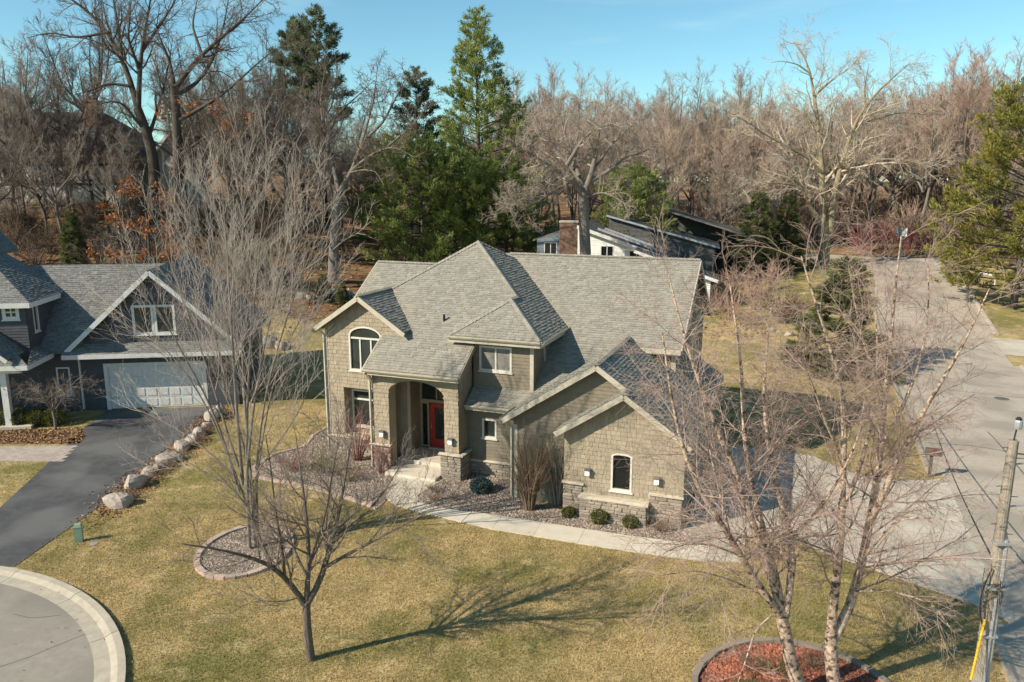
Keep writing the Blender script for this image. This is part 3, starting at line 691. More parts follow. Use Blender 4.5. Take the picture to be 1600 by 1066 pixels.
# --- roofs
P1z = lambda v: 4.62+S_*(v-28.2)
H1.roof([[(-17.5,28.2),(-13.0,28.2),(-13.0,30.35),(-17.5,30.35)], [(-19.0,30.35),(-13.0,30.35),(-12.02,32.42),(-15.27,35.7),(-19.6,31.37)]], 'F', (28.2, 4.62), S_)
H1.roof([[(-15.27,35.7),(-19.6,31.37),(-19.6,40.0)]], 'L', (-15.27-9.57/S_, 0.0), S_)
H1.roof([[(-15.27,35.7),(-19.6,40.0),(-11.0,40.0)]], 'B', (35.7+9.57/S_, 0.0), S_)
H1.roof([[(-9.95,29.6),(-9.95,33.5),(-12.02,35.5),(-12.02,31.67)], [(-12.02,32.42),(-12.02,35.5),(-13.9,37.3),(-14.3,36.7),(-15.27,35.7)]], 'R', (-9.95, 6.06), S_)
H1.roof([[(-14.1,29.6),(-9.95,29.6),(-12.025,31.68)]], 'F', (29.6, 6.06), S_)
H1.roof([[(-14.1,29.6),(-12.02,31.68),(-12.02,32.45),(-14.1,30.4)]], 'L', (-14.1, 6.06), S_)
H1.roof([[(-15.0,32.55),(-4.7,32.55),(-4.7,37.6),(-15.0,37.6)], [(-13.1,29.1),(-10.55,29.1),(-6.9,32.55),(-13.1,32.55)]], 'F', (29.1, 3.25), S_)
H1.roof([[(-15.0,42.6),(-15.0,37.6),(-4.7,37.6),(-4.7,42.6)]], 'B', (42.6, P3(37.6)-S_*5.0), S_)
H1.roof([[(-20.72,31.2),(-15.0,31.2),(-15.0,35.3),(-20.72,35.3)]], 'F', (31.2, 8.43-S_*4.1), S_)
H1.roof([[(-20.72,39.6),(-15.0,39.6),(-15.0,35.3),(-20.72,35.3)]], 'B', (39.6, 8.43-S_*4.3), S_)
H1.roof([[(-20.75,29.6),(-18.5,29.6),(-18.5,34.2),(-20.75,34.2)]], 'L', (-20.75, 7.52-S_*2.25), S_)
H1.roof([[(-16.25,29.6),(-18.5,29.6),(-18.5,34.2),(-16.25,32.4)]], 'R', (-16.25, 7.52-S_*2.25), S_)
H1.roof([[(-10.67,27.3),(-7.0,27.3),(-7.0,33.0),(-10.67,29.4)]], 'L', (-10.67, 5.87-S_*3.67), S_)
H1.roof([[(-3.38,27.3),(-7.0,27.3),(-7.0,33.0),(-5.0,33.0),(-5.0,37.6),(-3.38,37.6)], ], 'R', (-3.38, 5.87-.69*3.62), .69) if 0 else H1.roof([[(-3.38,27.3),(-7.0,27.3),(-7.0,33.0),(-3.38,33.0)], [(-3.38,33.0),(-4.97,33.0),(-4.97,37.6),(-3.38,37.6)], [(-3.38,26.65),(-5.79,26.65),(-5.79,27.3),(-3.38,27.3)]], 'R', (-3.38, 5.87-.69*3.62), .69)
ipz = 5.87-.69*1.21
H1.roof([[(-8.32,26.65),(-5.79,26.65),(-5.79,27.75),(-8.32,27.75)]], 'L', (-8.32, ipz-S_*2.53), S_)
# ridge caps
def ridge(p, q, mat='shingle', H=H1):
    mb = MB(); p = np.array(p, float); q = np.array(q, float); n = max(2, int(np.linalg.norm(q-p)/.2)); t = (q-p)/n
    sx = np.cross(t, (0,0,1)); sx /= np.linalg.norm(sx)
    for i in range(n):
        a = p+t*i; b = a+t*1.02; c = np.array([0, 0, .035]); e = np.array([0, 0, -.055])
        mb.add([a-sx*.14+e+c*.6, a+c*1.1, a+sx*.14+e+c*.6, b-sx*.14+e, b+c*.5, b+sx*.14+e], [(0,1,4,3),(1,2,5,4),(0,2,1)])
    return H.part(mb, 'ridge_cap', mat)
for a, b in (((-15.27,35.7,9.6),(-12.02,32.42,7.46)), ((-12.02,31.68,7.46),(-9.95,29.6,6.09)), ((-12.02,31.68,7.46),(-14.1,29.6,6.09)), ((-15.27,35.7,9.6),(-19.5,31.47,6.81)), ((-14.3,37.6,8.89),(-4.7,37.6,8.89)), ((-20.72,35.3,8.46),(-16,35.3,8.46)),
             ((-18.5,29.6,7.55),(-18.5,33.6,7.55)), ((-7.0,27.3,5.9),(-7.0,32.8,5.9)), ((-5.79,26.65,ipz+.03),(-5.79,27.4,ipz+.03)), ((-12.02,31.68,7.46),(-12.02,32.5,7.46)), ((-15.27,35.7,9.6),(-14.2,36.75,8.9))): ridge(a, b)
# fascias and rakes
B = H1.board
def rake(p, q, **k): B(p, q, .2, .05, **k)
e = .012
for s_, a in ((1, -20.77), (1, -16.23)): pass
rake((-20.79,29.57,7.52-S_*2.29-.01), (-18.5,29.57,7.51)); rake((-16.21,29.57,7.52-S_*2.29-.01), (-18.5,29.57,7.51))
rake((-10.71,27.27,5.86-S_*3.71), (-7.0,27.27,5.86)); rake((-5.6,27.27,5.86-.69*1.4), (-7.0,27.27,5.86))
rake((-8.36,26.62,ipz-S_*2.57-.01), (-5.79,26.62,ipz-.01)); rake((-3.34,26.62,5.86-.69*3.66), (-5.79,26.62,ipz-.01))
rake((-17.53,28.2,4.6), (-17.53,30.0,4.6+S_*1.8)); rake((-12.97,28.2,4.6), (-12.97,30.2,4.6+S_*2.0), mat='trim_tan')
rake((-4.67,32.55,P3(32.55)), (-4.67,37.6,P3(37.6))); rake((-4.67,42.6,P3(32.6)), (-4.67,37.6,P3(37.6)))
rake((-20.75,31.2,8.43-S_*4.1), (-20.75,35.3,8.43))
B((-17.5,28.19,4.6), (-13.0,28.19,4.6)); B((-14.1,29.58,6.05), (-9.95,29.58,6.05), .26); B((-9.93,29.6,6.05), (-9.93,33.4,6.05), .26)
B((-13.1,29.08,3.24), (-10.55,29.08,3.24)); B((-7.4,32.53,P3(32.55)-.01), (-4.7,32.53,P3(32.55)-.01)); B((-3.36,26.65,5.86-.69*3.64), (-3.36,37.6,5.86-.69*3.64))
B((-20.77,29.6,7.52-S_*2.27), (-20.77,34.2,7.52-S_*2.27)); B((-10.69,27.3,5.86-S_*3.69), (-10.69,29.3,5.86-S_*3.69))
H1.gutter((-17.5,28.165,4.61), (-13.0,28.165,4.61), (0,-1,0)); H1.gutter((-13.1,29.055,3.25), (-10.75,29.055,3.25), (0,-1,0)); H1.gutter((-20.795,29.6,6.03), (-20.795,34,6.03), (-1,0,0))
H1.gutter((-10.715,27.3,3.44), (-10.715,29.0,3.44), (-1,0,0)); H1.gutter((-14.1,29.555,6.06), (-9.95,29.555,6.06), (0,-1,0)); H1.gutter((-9.905,29.6,6.06), (-9.905,33.3,6.06), (1,0,0))
H1.downspout([(-17.38,28.1,4.5), (-17.38,28.53,4.2), (-17.38,28.53,.1)]); H1.downspout([(-20.83,29.75,5.92), (-20.58,29.93,5.6), (-20.58,29.93,.1)])
H1.downspout([(-10.77,27.45,3.33), (-10.45,27.62,3.0), (-10.45,27.62,.1)]); H1.downspout([(-9.98,30.6,5.9), (-10.33,31.2,5.6), (-10.33,31.4,4.85)])
# porch brackets, vent pipes, valley box
mb = MB(); mb.bar((-17.3,28.58,3.95), (-17.3,28.22,4.4), .12, .1); H1.part(mb, 'bracket', 'trim')
mb = MB(); mb.tube([(-14.9,30.9,P1z(30.9)-.05), (-14.9,30.9,P1z(30.9)+.3)], .055, 10); H1.part(mb, 'vent_pipe', 'black')

# ------------------------------------------------------------------ neighbour's blue-grey house
NA = math.radians(8); nu = np.array([math.cos(NA), math.sin(NA), 0]); nv = np.array([-math.sin(NA), math.cos(NA), 0])
H2 = House('blue_house', (-18, 47, 0), NA, nu, nv, 'dark blue grey house with steep gabled garage and white trim')
f = wall_front(44.67); gz_ = lambda u: 7.62-.93*abs(u+13.55)
H2.wall(f, cells(-17.8, -9.4, 0, 3.6, [(-16.5, -11.1, 0, 2.45)])+cells(-17.8, -9.4, 3.6, 3.7, [])+[[(-17.8, 3.7), (-14.75, 3.7), (-14.75, gz_(-14.75)), (-17.8, gz_(-17.8))], [(-12.5, 3.7), (-9.4, 3.7), (-9.4, gz_(-9.4)), (-12.5, gz_(-12.5))], [(-14.75, 5.85), (-12.5, 5.85), (-12.5, gz_(-12.5)), (-13.55, 7.62), (-14.75, gz_(-14.75))], [(-14.75, 3.7), (-12.5, 3.7), (-12.5, 4.2), (-14.75, 4.2)]], 'lap_blue', 'lap')
H2W(f, -14.75, -13.63, 4.2, 5.85, fw=.13); H2W(f, -13.61, -12.5, 4.2, 5.85, fw=.13)
# garage door, panelled
mb = MB()
for z in np.arange(.03, 2.4, .6):
    mb.prism([f(-16.3, z, -.1), f(-11.3, z, -.1), f(-11.3, z+.585, -.1), f(-16.3, z+.585, -.1)], f.N*.05)
    for k in range(8):
        x = -16.3+5*(k+.1)/8; y = -16.3+5*(k+.9)/8; mb.prism([f(x, z+.1, -.05), f(y, z+.1, -.05), f(y, z+.5, -.05), f(x, z+.5, -.05)], f.N*.02)
gd = H2.part(mb, 'garage_door', 'trim_white')
mb = MB(); mb.prism([f(-16.5, 0, -.1), f(-16.3, 0, -.1), f(-16.3, 2.63, -.1), f(-16.5, 2.63, -.1)], f.N*.13); mb.prism([f(-11.3, 0, -.1), f(-11.1, 0, -.1), f(-11.1, 2.63, -.1), f(-11.3, 2.63, -.1)], f.N*.13); mb.prism([f(-16.3, 2.44, -.1), f(-11.3, 2.44, -.1), f(-11.3, 2.63, -.1), f(-16.3, 2.63, -.1)], f.N*.128); H2.part(mb, 'door_frame', 'trim_white', gd)
H2.wall(wall_right(-9.4), [[(44.67, 0), (53, 0), (53, 3.6), (44.67, 3.6)]], 'lap_blue', 'lap')
H2.wall(wall_left(-17.8), [[(-53, 0), (-44.67, 0), (-44.67, 3.6), (-53, 3.6)]], 'lap_blue', 'lap')
H2.roof([[(-18.1,44.2),(-13.55,44.2),(-13.55,53.4),(-18.1,53.4)]], 'L', (-18.1, 7.82-.93*4.55), .93, 'shingle_blue')
H2.roof([[(-9.0,44.2),(-13.55,44.2),(-13.55,53.4),(-9.0,53.4)]], 'R', (-9.0, 7.82-.93*4.55), .93, 'shingle_blue')
for u_ in (-18.14, -8.96): H2.board((u_, 44.17, 7.8-.93*4.59), (-13.55, 44.17, 7.8), .24, .05, 'trim_white')
H2.roof([[(-18.3,43.95),(-9.0,43.95),(-9.0,44.62),(-18.3,44.62)]], 'F', (43.95, 3.3), .7, 'shingle_blue', thick=.1)
H2.board((-18.3,43.93,3.3), (-9.0,43.93,3.3), .24, .05, 'trim_white')
H2.downspout([(-17.9,43.9,3.2), (-17.7,44.6,2.9), (-17.7,44.6,.1)], 'trim_white')
# main roof behind
H2.roof([[(-32,44.2),(-17.8,44.2),(-13.9,48.7),(-32,48.7)]], 'F', (44.2, 7.7-.93*4.5), .93, 'shingle_blue')
H2.roof([[(-32,53.2),(-14,53.2),(-14,48.7),(-32,48.7)]], 'B', (53.2, 7.7-.93*4.5), .93, 'shingle_blue')
H2.wall(wall_front(44.67), [[(-32, 0), (-17.8, 0), (-17.8, 3.5), (-32, 3.5)]], 'lap_blue', 'lap')
H2W(f, -18.95, -18.25, .9, 2.5, fw=.08)
# taller roof at far left
H2.roof([[(-30,46),(-22.5,46),(-22.5,50),(-26.2,53),(-30,53)]], 'R', (-19.2, 6.1), .75, 'shingle_blue')
mb = MB(); mb.tube([(-24.2,49.5,9.2), (-24.2,49.5,10.4)], .05, 8); H2.part(mb, 'vent_pipe', 'trim_white')
# projecting two storey bay with hip roof
bv = wall_front(43.3)
H2.wall(bv, cells(-27, -19.5, 3.2, 6.3, [(-20.65, -19.82, 5.42, 6.2), (-22.4, -21.5, 5.42, 6.2)]), 'lap_blue', 'lap')
H2.wall(wall_right(-19.5), cells(43.3, 47.5, 3.0, 6.3, [(44.0, 44.6, 4.6, 6.1)]), 'lap_blue', 'lap')
for a in (-20.65, -22.33): H2W(bv, a, a+.83, 5.42, 6.2, fw=.17, mull=(a+.415,), trans=(5.81,))
H2W(wall_right(-19.5), 44.0, 44.6, 4.6, 6.1, fw=.09)
H2.roof([[(-27,42.9),(-19.1,42.9),(-22.5,46.3),(-27,46.3)]], 'F', (42.9, 6.35), .62, 'shingle_blue')
H2.roof([[(-19.1,42.9),(-19.1,47.2),(-21.0,48.4),(-22.5,48.4),(-22.5,46.3)]], 'R', (-19.1, 6.35), .62, 'shingle_blue')
H2.board((-27,42.88,6.34), (-19.1,42.88,6.34), .26, .05, 'trim_white'); H2.board((-19.08,42.9,6.34), (-19.08,46.6,6.34), .26, .05, 'trim_white')
# porch with hipped skirt roof
H2.roof([[(-27,41.3),(-18.85,41.3),(-20.9,43.3),(-27,43.3)]], 'F', (41.3, 3.4), .62, 'shingle_blue')
H2.roof([[(-18.85,41.3),(-18.85,44.6),(-19.5,44.6),(-19.5,43.3),(-20.9,43.3)][:4]], 'R', (-18.85, 3.4), .62, 'shingle_blue')
H2.board((-27,41.28,3.39), (-18.85,41.28,3.39), .24, .05, 'trim_white'); H2.board((-18.83,41.3,3.39), (-18.83,44.3,3.39), .24, .05, 'trim_white')
mb = MB(); mb.prism([(-22.6,41.5,3.75), (-19.9,41.5,3.75), (-21.25,41.5,4.95)], (0, 1.6, 0)); H2.part(mb, 'porch_gable', 'lap_blue')
H2.roof([[(-19.75,41.2),(-21.25,41.2),(-21.25,43.3),(-19.75,43.3)]], 'R', (-19.75, 3.72), .9, 'shingle_blue', thick=.1); H2.roof([[(-22.75,41.2),(-21.25,41.2),(-21.25,43.3),(-22.75,43.3)]], 'L', (-22.75, 3.72), .9, 'shingle_blue', thick=.1)
H2.board((-19.73,41.17,3.72), (-21.25,41.17,5.07), .2, .05, 'trim_white'); H2.board((-22.77,41.17,3.72), (-21.25,41.17,5.07), .2, .05, 'trim_white')
for u_ in (-20.25, -23.9):
    mb = MB(); mb.box((u_-.2, 41.6, 0), (u_+.2, 42.0, .16)); mb.box((u_-.15, 41.65, .16), (u_+.15, 41.95, 3.2)); mb.box((u_-.2, 41.6, 3.02), (u_+.2, 42.0, 3.16)); H2.part(mb, 'porch_column', 'trim_white')
mb = MB(); mb.box((-27, 41.4, 0), (-19.1, 44.6, .18)); H2.part(mb, 'porch_floor', 'concrete')
mb = MB(); mb.box((-27, 41.55, 2.95), (-19.3, 41.75, 3.2)); H2.part(mb, 'porch_beam', 'trim_white')

# ------------------------------------------------------------------ white low-roofed house behind
ez = np.array([1., 0, 0]); ey = np.array([0, 1., 0])
g0 = float(height(10, 72))
H3 = House('white_house', (10, 74, g0), 0, ez, ey, 'white low roofed house with dark roof and brick chimney behind the tan house'); H3.e.rotation_euler = (0, 0, math.radians(-13))
H3.off = np.array([10, 74, g0])
def h3wall(fr, polys, mat='lap_white', style='lap'): return H3.wall(fr, polys, mat, style)
f = wall_front(71.0); rk = lambda x: 8.55-.34*(x-6.6)
W3 = [(8.7, 9.9, 5.75, 7.1), (11.3, 12.6, 5.1, 6.35)]
h3wall(f, cells(6.6, 12.9, g0-1, 6.38, W3[1:]+[(8.7, 9.9, 5.4, 6.38)])+[[(6.6, 6.38), (8.7, 6.38), (8.7, rk(8.7)-.15), (6.6, rk(6.6)-.15)], [(9.9, 6.38), (12.9, 6.38), (12.9, rk(12.9)-.1), (9.9, rk(9.9)-.15)], [(8.7, 6.75), (9.9, 6.75), (9.9, rk(9.9)-.15), (8.7, rk(8.7)-.15)], [(12.9, g0-1), (15.4, g0-1), (15.4, rk(15.4)-.1), (12.9, rk(12.9)-.1)]])
H3W(f, 8.7, 9.9, 5.4, 6.75, mull=(9.3,), pane='glass_dark'); H3W(f, 11.3, 12.6, 5.1, 6.35, mull=(11.95,))
H3.roof([[(17.6,70.5),(6.6,70.5),(6.6,82),(17.6,82)]], 'R', (17.6, 8.6-.34*11), .34, 'roof_dark', rowh=.3)
H3.roof([[(1.8,74.0),(6.6,74.0),(6.6,82),(1.8,82)]], 'L', (1.8, 8.6-.34*4.8), .34, 'roof_dark', rowh=.3)
H3.board((17.6,70.47,8.6-.34*11), (6.6,70.47,8.6), .3, .06, 'trim_white')
# clerestory strips along the roof
for k, (x0, x1, yv) in enumerate(((8.2, 14.2, 72.6), (8.6, 13.5, 75.2))):
    mb = MB(); mb.bar((x0, yv, rk(x0)+.16), (x1, yv, rk(x1)+.16), .1, .22); H3.part(mb, 'roof_batten', 'galv')
mb = MB(); mb.box((13.3, 74.4, 5.8), (13.55, 74.65, 8.6)); mb.lathe((13.42, 74.52, 8.6), [(.2, 0), (.2, .25), (.05, .3)], 8); H3.part(mb, 'flue', 'black')
# second roof behind and carport wing
H3.roof([[(19.4,76.4),(8.6,76.4),(8.6,84),(19.4,84)]], 'R', (19.4, 9.3-.27*10.8), .27, 'roof_dark', rowh=.3); H3.board((19.4,76.37,9.3-.27*10.8), (8.6,76.37,9.3), .18, .06, 'galv')
h3wall(wall_front(76.8), [[(8.8, g0), (19.0, g0), (19.0, 6.3), (8.8, 9.05)]], 'roof_dark')
H3.roof([[(24.5,80.5),(14.0,80.5),(14.0,88),(24.5,88)]], 'R', (24.5, 9.7-.30*10.5), .30, 'roof_dark', rowh=.3)
for x in (19.8, 24.2): mb = MB(); mb.box((x-.12, 80.6, g0-1), (x+.12, 80.85, 9.5-.30*(x-14.0))); H3.part(mb, 'carport_post', 'timber')
h3wall(wall_front(84.5), [[(14.2, g0), (24.3, g0), (24.3, 6.3), (14.2, 9.3)]], 'roof_dark')
# left blue-grey bump with window, brick chimney
M('lap_slate', (.20,.235,.26), (.16,.19,.21), 3, 3, .8, island=.05)
f = wall_front(73.6)
H3.wall(f, cells(2.3, 6.7, g0-1, 6.9, [(3.0, 4.25, 5.3, 6.75)])+[[(2.3, 6.9), (6.7, 6.9), (6.7, 8.4), (2.3, 7.0)]], 'lap_slate', 'lap'); H3W(f, 3.0, 4.25, 5.3, 6.75, mull=(3.62,), pane='glass_dark')
mb = MB(); mb.box((4.65, 72.6, g0-1), (6.35, 73.55, 8.7)); ch = H3.part(mb, 'chimney', 'mortar')
t = MB()
for fr, a0, a1 in ((Fr((0, 72.6, 0), (1,0,0), (0,0,1)), 4.65, 6.35), (wall_left(4.65), -73.55, -72.6), (wall_right(6.35), 72.6, 73.55)):
    z = 4.2; r = 0
    while z < 8.65:
        x = a0-(.12 if r % 2 else 0)
        while x < a1:
            xa, xb = max(x, a0), min(x+.23, a1)
            if xb-xa > .05: t.prism([fr(xa+.005, z, 0), fr(xb-.005, z, 0), fr(xb-.005, z+.072, 0), fr(xa+.005, z+.072, 0)], fr.N*.015)
            x += .24
        z += .085; r += 1
H3.part(t, 'brickwork', 'brick', ch, kind='stuff')
mb = MB(); mb.box((4.58, 72.53, 8.7), (6.42, 73.62, 8.85)); H3.part(mb, 'chimney_cap', 'concrete', ch)
# front right wing
wr0 = float(height(18, 68))
f = wall_front(68.0); h3wall(f, [[(15.6, wr0-.5), (18.5, wr0-.5), (18.5, 4.35), (15.6, 5.3)]]); h3wall(wall_right(18.5), [[(68.0, wr0-.5), (72, wr0-.5), (72, 4.3), (68.0, 4.3)]])
H3.roof([[(19.1,67.5),(12,67.5),(12,72),(19.1,72)]], 'R', (19.1, 4.3), .34, 'roof_dark', rowh=.3); H3.board((19.1,67.47,4.3), (12,67.47,4.3+.34*7.1), .26, .06, 'trim_white')

# ------------------------------------------------------------------ half-timbered house on the hill, grey gabled house
g4 = float(height(-48, 84))
H4 = House('half_timbered_house', (-50, 86, g4), 0, ez, ey, 'large white and dark timbered house with steep dark roof on the wooded hill'); H4.off = np.array([-50, 86, g4])
f = wall_front(82.0)
H4.wall(f, [[(-66, g4-1), (-40, g4-1), (-40, 15.6), (-66, 15.6)]], 'stucco', None)
for x in np.arange(-65, -40, 1.6): mb = MB(); mb.prism([f(x, 12.2, 0), f(x+.22, 12.2, 0), f(x+.22, 15.6, 0), f(x, 15.6, 0)], f.N*.05); H4.part(mb, 'timber', 'timber')
for z in (12.1, 14.0, 15.4): mb = MB(); mb.prism([f(-66, z, 0), f(-40, z, 0), f(-40, z+.22, 0), f(-66, z+.22, 0)], f.N*.06); H4.part(mb, 'timber', 'timber')
for x in (-62, -57, -52.6, -48, -44): H4.window(f, x, x+1.3, 12.6, 13.85, mull=(x+.65,), pane='glass_dark', mat='timber')
H4.roof([[(-66.5,81.4),(-37.6,81.4),(-43.8,87),(-66.5,87)]], 'F', (81.4, 15.0), .84, 'roof_dark', rowh=.3); H4.roof([[(-37.6,81.4),(-37.6,92.6),(-43.8,87)]], 'R', (-37.6, 15.0), .76, 'roof_dark', rowh=.3)
H4.wall(wall_right(-40), [[(82, g4-1), (92, g4-1), (92, 15.5), (82, 15.5)]], 'stucco', None)
mb = MB(); mb.box((-45.0, 84.9, 16), (-43.5, 86.1, 20.6)); mb.box((-45.1, 84.8, 20.6), (-43.4, 86.2, 20.8)); mb.box((-44.7, 85.2, 20.8), (-44.3, 85.7, 21.2)); H4.part(mb, 'chimney', 'brick')
g5 = float(height(-36, 86))
H5 = House('grey_house', (-36, 88, g5), 0, ez, ey, 'pale grey steep gabled house seen between the oak trunks'); H5.off = np.array([-36, 88, g5])
f = wall_front(84.5); gg = lambda x: 18.0-1.1*abs(x+35.2)
H5.wall(f, [[(-38.2, g5-1), (-32.2, g5-1), (-32.2, gg(-32.2)), (-35.2, 18.0), (-38.2, gg(-38.2))]], 'stucco', None)
H5.roof([[(-38.6,84.1),(-35.2,84.1),(-35.2,92),(-38.6,92)]], 'L', (-38.6, 18.2-1.1*3.4), 1.1, 'shingle_blue', rowh=.3); H5.roof([[(-31.8,84.1),(-35.2,84.1),(-35.2,92),(-31.8,92)]], 'R', (-31.8, 18.2-1.1*3.4), 1.1, 'shingle_blue', rowh=.3)
H5.window(f, -35.8, -34.6, 13.4, 15.0, mull=(-35.2,)); H5.window(f, -37.3, -36.3, 10.6, 12.0); H5.window(f, -34.2, -33.2, 10.6, 12.0)
for u_ in (-38.64, -31.76): H5.board((u_, 84.07, 18.18-1.1*3.44), (-35.2, 84.07, 18.18), .3, .06, 'trim_white')

# ------------------------------------------------------------------ vegetation kit
def unit(v): return v/(np.linalg.norm(v, axis=-1, keepdims=True)+1e-9)
def level(P, R, m, t0, t1, ang, angsd, ratio, K, wob, up, rr, taper=.3, rmin=.004, lmin=.15, tdec=.5, droop=0.):
    """children branches of every polyline (vectorised)"""
    N, K0, _ = P.shape
    plen = np.linalg.norm(np.diff(P, axis=1), axis=2).sum(1)
    cnt = m*N*plen/plen.sum(); cnt = np.maximum(1, np.floor(cnt+rng.random(N))).astype(int)   # longer limbs carry more branches
    i = np.repeat(np.arange(N), cnt); M_ = len(i)
    j_ = np.arange(M_)-np.repeat(np.cumsum(cnt)-cnt, cnt)
    t = t0+(t1-t0)*((j_+rng.random(M_))/cnt[i])
    f_ = np.clip(t*(K0-1), 0, K0-1.001); k = f_.astype(int); fr = (f_-k)[:, None]
    S = P[i, k]*(1-fr)+P[i, k+1]*fr; T = unit(P[i, k+1]-P[i, k]); Rp = R[i, k]*(1-fr[:, 0])+R[i, k+1]*fr[:, 0]
    a = unit(np.cross(T, rng.normal(size=(M_, 3)))); th_ = np.radians(ang+angsd*rng.normal(size=M_))[:, None]
    d = unit(np.cos(th_)*T+np.sin(th_)*a)
    pl_m = plen.mean(); Ln = np.maximum(lmin, (.55*plen[i]+.45*pl_m)*ratio*(1-tdec*t)*rng.uniform(.6, 1.3, M_))
    Q = np.zeros((M_, K, 3)); Q[:, 0] = S; st = (Ln/(K-1))[:, None]
    for j in range(1, K):
        d = unit(d+wob*rng.normal(size=(M_, 3))+np.array([0, 0, up-droop*j/K])); Q[:, j] = Q[:, j-1]+d*st
    r0 = np.maximum(rmin, np.minimum(Rp*.8, Rp*rr)); RR = r0[:, None]*np.linspace(1, taper, K)[None]
    return Q, np.maximum(RR, rmin*.6)
def poly_res(pts, K):
    """resample polyline smoothly to K points"""
    P = np.array(pts, float); s = np.concatenate([[0], np.cumsum(np.linalg.norm(np.diff(P, axis=0), axis=1))]); x = np.linspace(0, s[-1], K)
    out = np.stack([np.interp(x, s, P[:, c]) for c in range(3)], -1)
    out[1:-1] = .25*out[:-2]+.5*out[1:-1]+.25*out[2:]; return out
def join(parts):
    V = []; F = []; n = 0
    for v, f_ in parts: V.append(v); F.append(f_+n); n += len(v)
    return np.concatenate(V), np.concatenate(F)
def tree_meshes(stems, levels, name, off=(0,0,0), sides=(9, 6, 5, 3, 3), split=1, skip=0):
    """stems: list of (points, r0, r1); returns trunk mesh, crown mesh, finest branches"""
    K = 12; P = np.stack([poly_res(s[0], K) for s in stems]); R = np.stack([np.linspace(s[1], s[2], K)*(1+.0*np.arange(K)) for s in stems])
    L_ = [(P, R)]
    for il, lv in enumerate(levels):
        src = [(P[skip:], R[skip:])] if il == 0 else [L_[-1]] if not lv.get('all') else L_
        outP = []; outR = []
        lv2 = {k_: v_ for k_, v_ in lv.items() if k_ != 'all'}
        for p_, r_ in src:
            q, r2 = level(p_, r_, **lv2); outP.append(q); outR.append(r2)
        L_.append((np.concatenate(outP), np.concatenate(outR)))
    o = np.array(off, float)
    tp = [skin(*L_[i], sides[min(i, 4)]) for i in range(split)]; cp = [skin(*L_[i], sides[min(i, 4)]) for i in range(split, len(L_))]
    tv, tf = join(tp); cv, cf = join(cp)
    return np_mesh(name+'_trunk', tv-o, [tf], True), np_mesh(name+'_crown', cv-o, [cf], True), (L_[-1][0]-o, L_[-1][1])
def make_tree(name, tm, cm, loc, bark, twig, label, group=None, rz=0., sc=1., cat='tree', crown='crown', trunk='trunk'):
    e_ = empty(name, loc, rz, label, cat, group); e_.scale = (sc, sc, sc)
    link(trunk, tm, bark, e_); link(crown, cm, twig, e_); return e_
def quads_at(C_, D_, W, Lq, jit=.5, flat=0.):
    """leaf quads at centres C_ with direction D_"""
    n = len(C_); D_ = unit(D_+jit*rng.normal(size=(n, 3))); S = unit(np.cross(D_, rng.normal(size=(n, 3))+np.array([-.5*flat, -.4*flat, flat])))
    w_ = (W*rng.uniform(.7, 1.3, n))[:, None]; l_ = (Lq*rng.uniform(.7, 1.3, n))[:, None]
    V = np.stack([C_-S*w_*.25, C_+D_*l_*.5-S*w_*.5, C_+D_*l_, C_+D_*l_*.5+S*w_*.5], 1).reshape(-1, 3)
    return V, (np.arange(n)*4)[:, None]+np.arange(4)[None]
def along(P, n):
    """n random points along each polyline with tangents"""
    N, K, _ = P.shape; i = np.repeat(np.arange(N), n); t = rng.random(len(i))*(K-1.001); k = t.astype(int); f_ = (t-k)[:, None]
    return P[i, k]*(1-f_)+P[i, k+1]*f_, unit(P[i, k+1]-P[i, k])

# --- generic bare tree prototypes for the woods (built once at the origin, h about 20 m)
def bare_proto(seed, h_, spread, nl, twigr, up=.06, lean=0., fork=.35, dens=1., droop=0.):
    global rng
    rng = np.random.default_rng(seed)
    top = np.array([rng.normal()*.8+lean, rng.normal()*.8, h_]); pts = [np.zeros(3)]
    for k in (.25, .5, .75, 1): pts.append(top*k+np.array([rng.normal()*.35, rng.normal()*.35, 0])*(k < 1))
    pts = [p_*np.array([1, 1, .82]) for p_ in pts]; stems = [(pts, h_*.014, h_*.0015)]
    for k in range(nl):
        a = 2*math.pi*(k+rng.random()*.6)/nl; z0 = h_*(fork+.35*rng.random()*(k/nl)); b0 = top*(z0/h_); r_ = spread*(.75+.5*rng.random()); zt = h_*(.68+.3*rng.random())
        e_ = np.array([math.cos(a)*r_, math.sin(a)*r_, zt]); mid = b0*.45+e_*.55+np.array([math.cos(a)*r_*.12, math.sin(a)*r_*.12, -.07*h_])
        stems.append(([b0, b0*.75+mid*.25+np.array([0,0,.01*h_]), mid, e_], h_*.0075, h_*.0012))
    lv = [dict(m=int(11*dens), t0=.22, t1=1, ang=36, angsd=11, ratio=.36, K=6, wob=.12, up=up, rr=.45, rmin=twigr*1.5, taper=.2, droop=droop),
          dict(m=int(8*dens), t0=.15, t1=1, ang=36, angsd=12, ratio=.5, K=5, wob=.15, up=up, rr=.5, rmin=twigr*1.1, droop=droop),
          dict(m=int(8*dens), t0=.1, t1=1, ang=34, angsd=13, ratio=.6, K=3, wob=.18, up=up, rr=.6, rmin=twigr*.8, lmin=.5, droop=droop)]
    return tree_meshes(stems, lv, 'bare', skip=1, sides=(8, 5, 4, 3, 3))

# ------------------------------------------------------------------ trees near the house
rng = np.random.default_rng(21)
def px_stem(pts, Y0, dY, r0, r1): return ([vp(x, y, Y0+dy) for (x, y), dy in zip(pts, dY)], r0, r1)
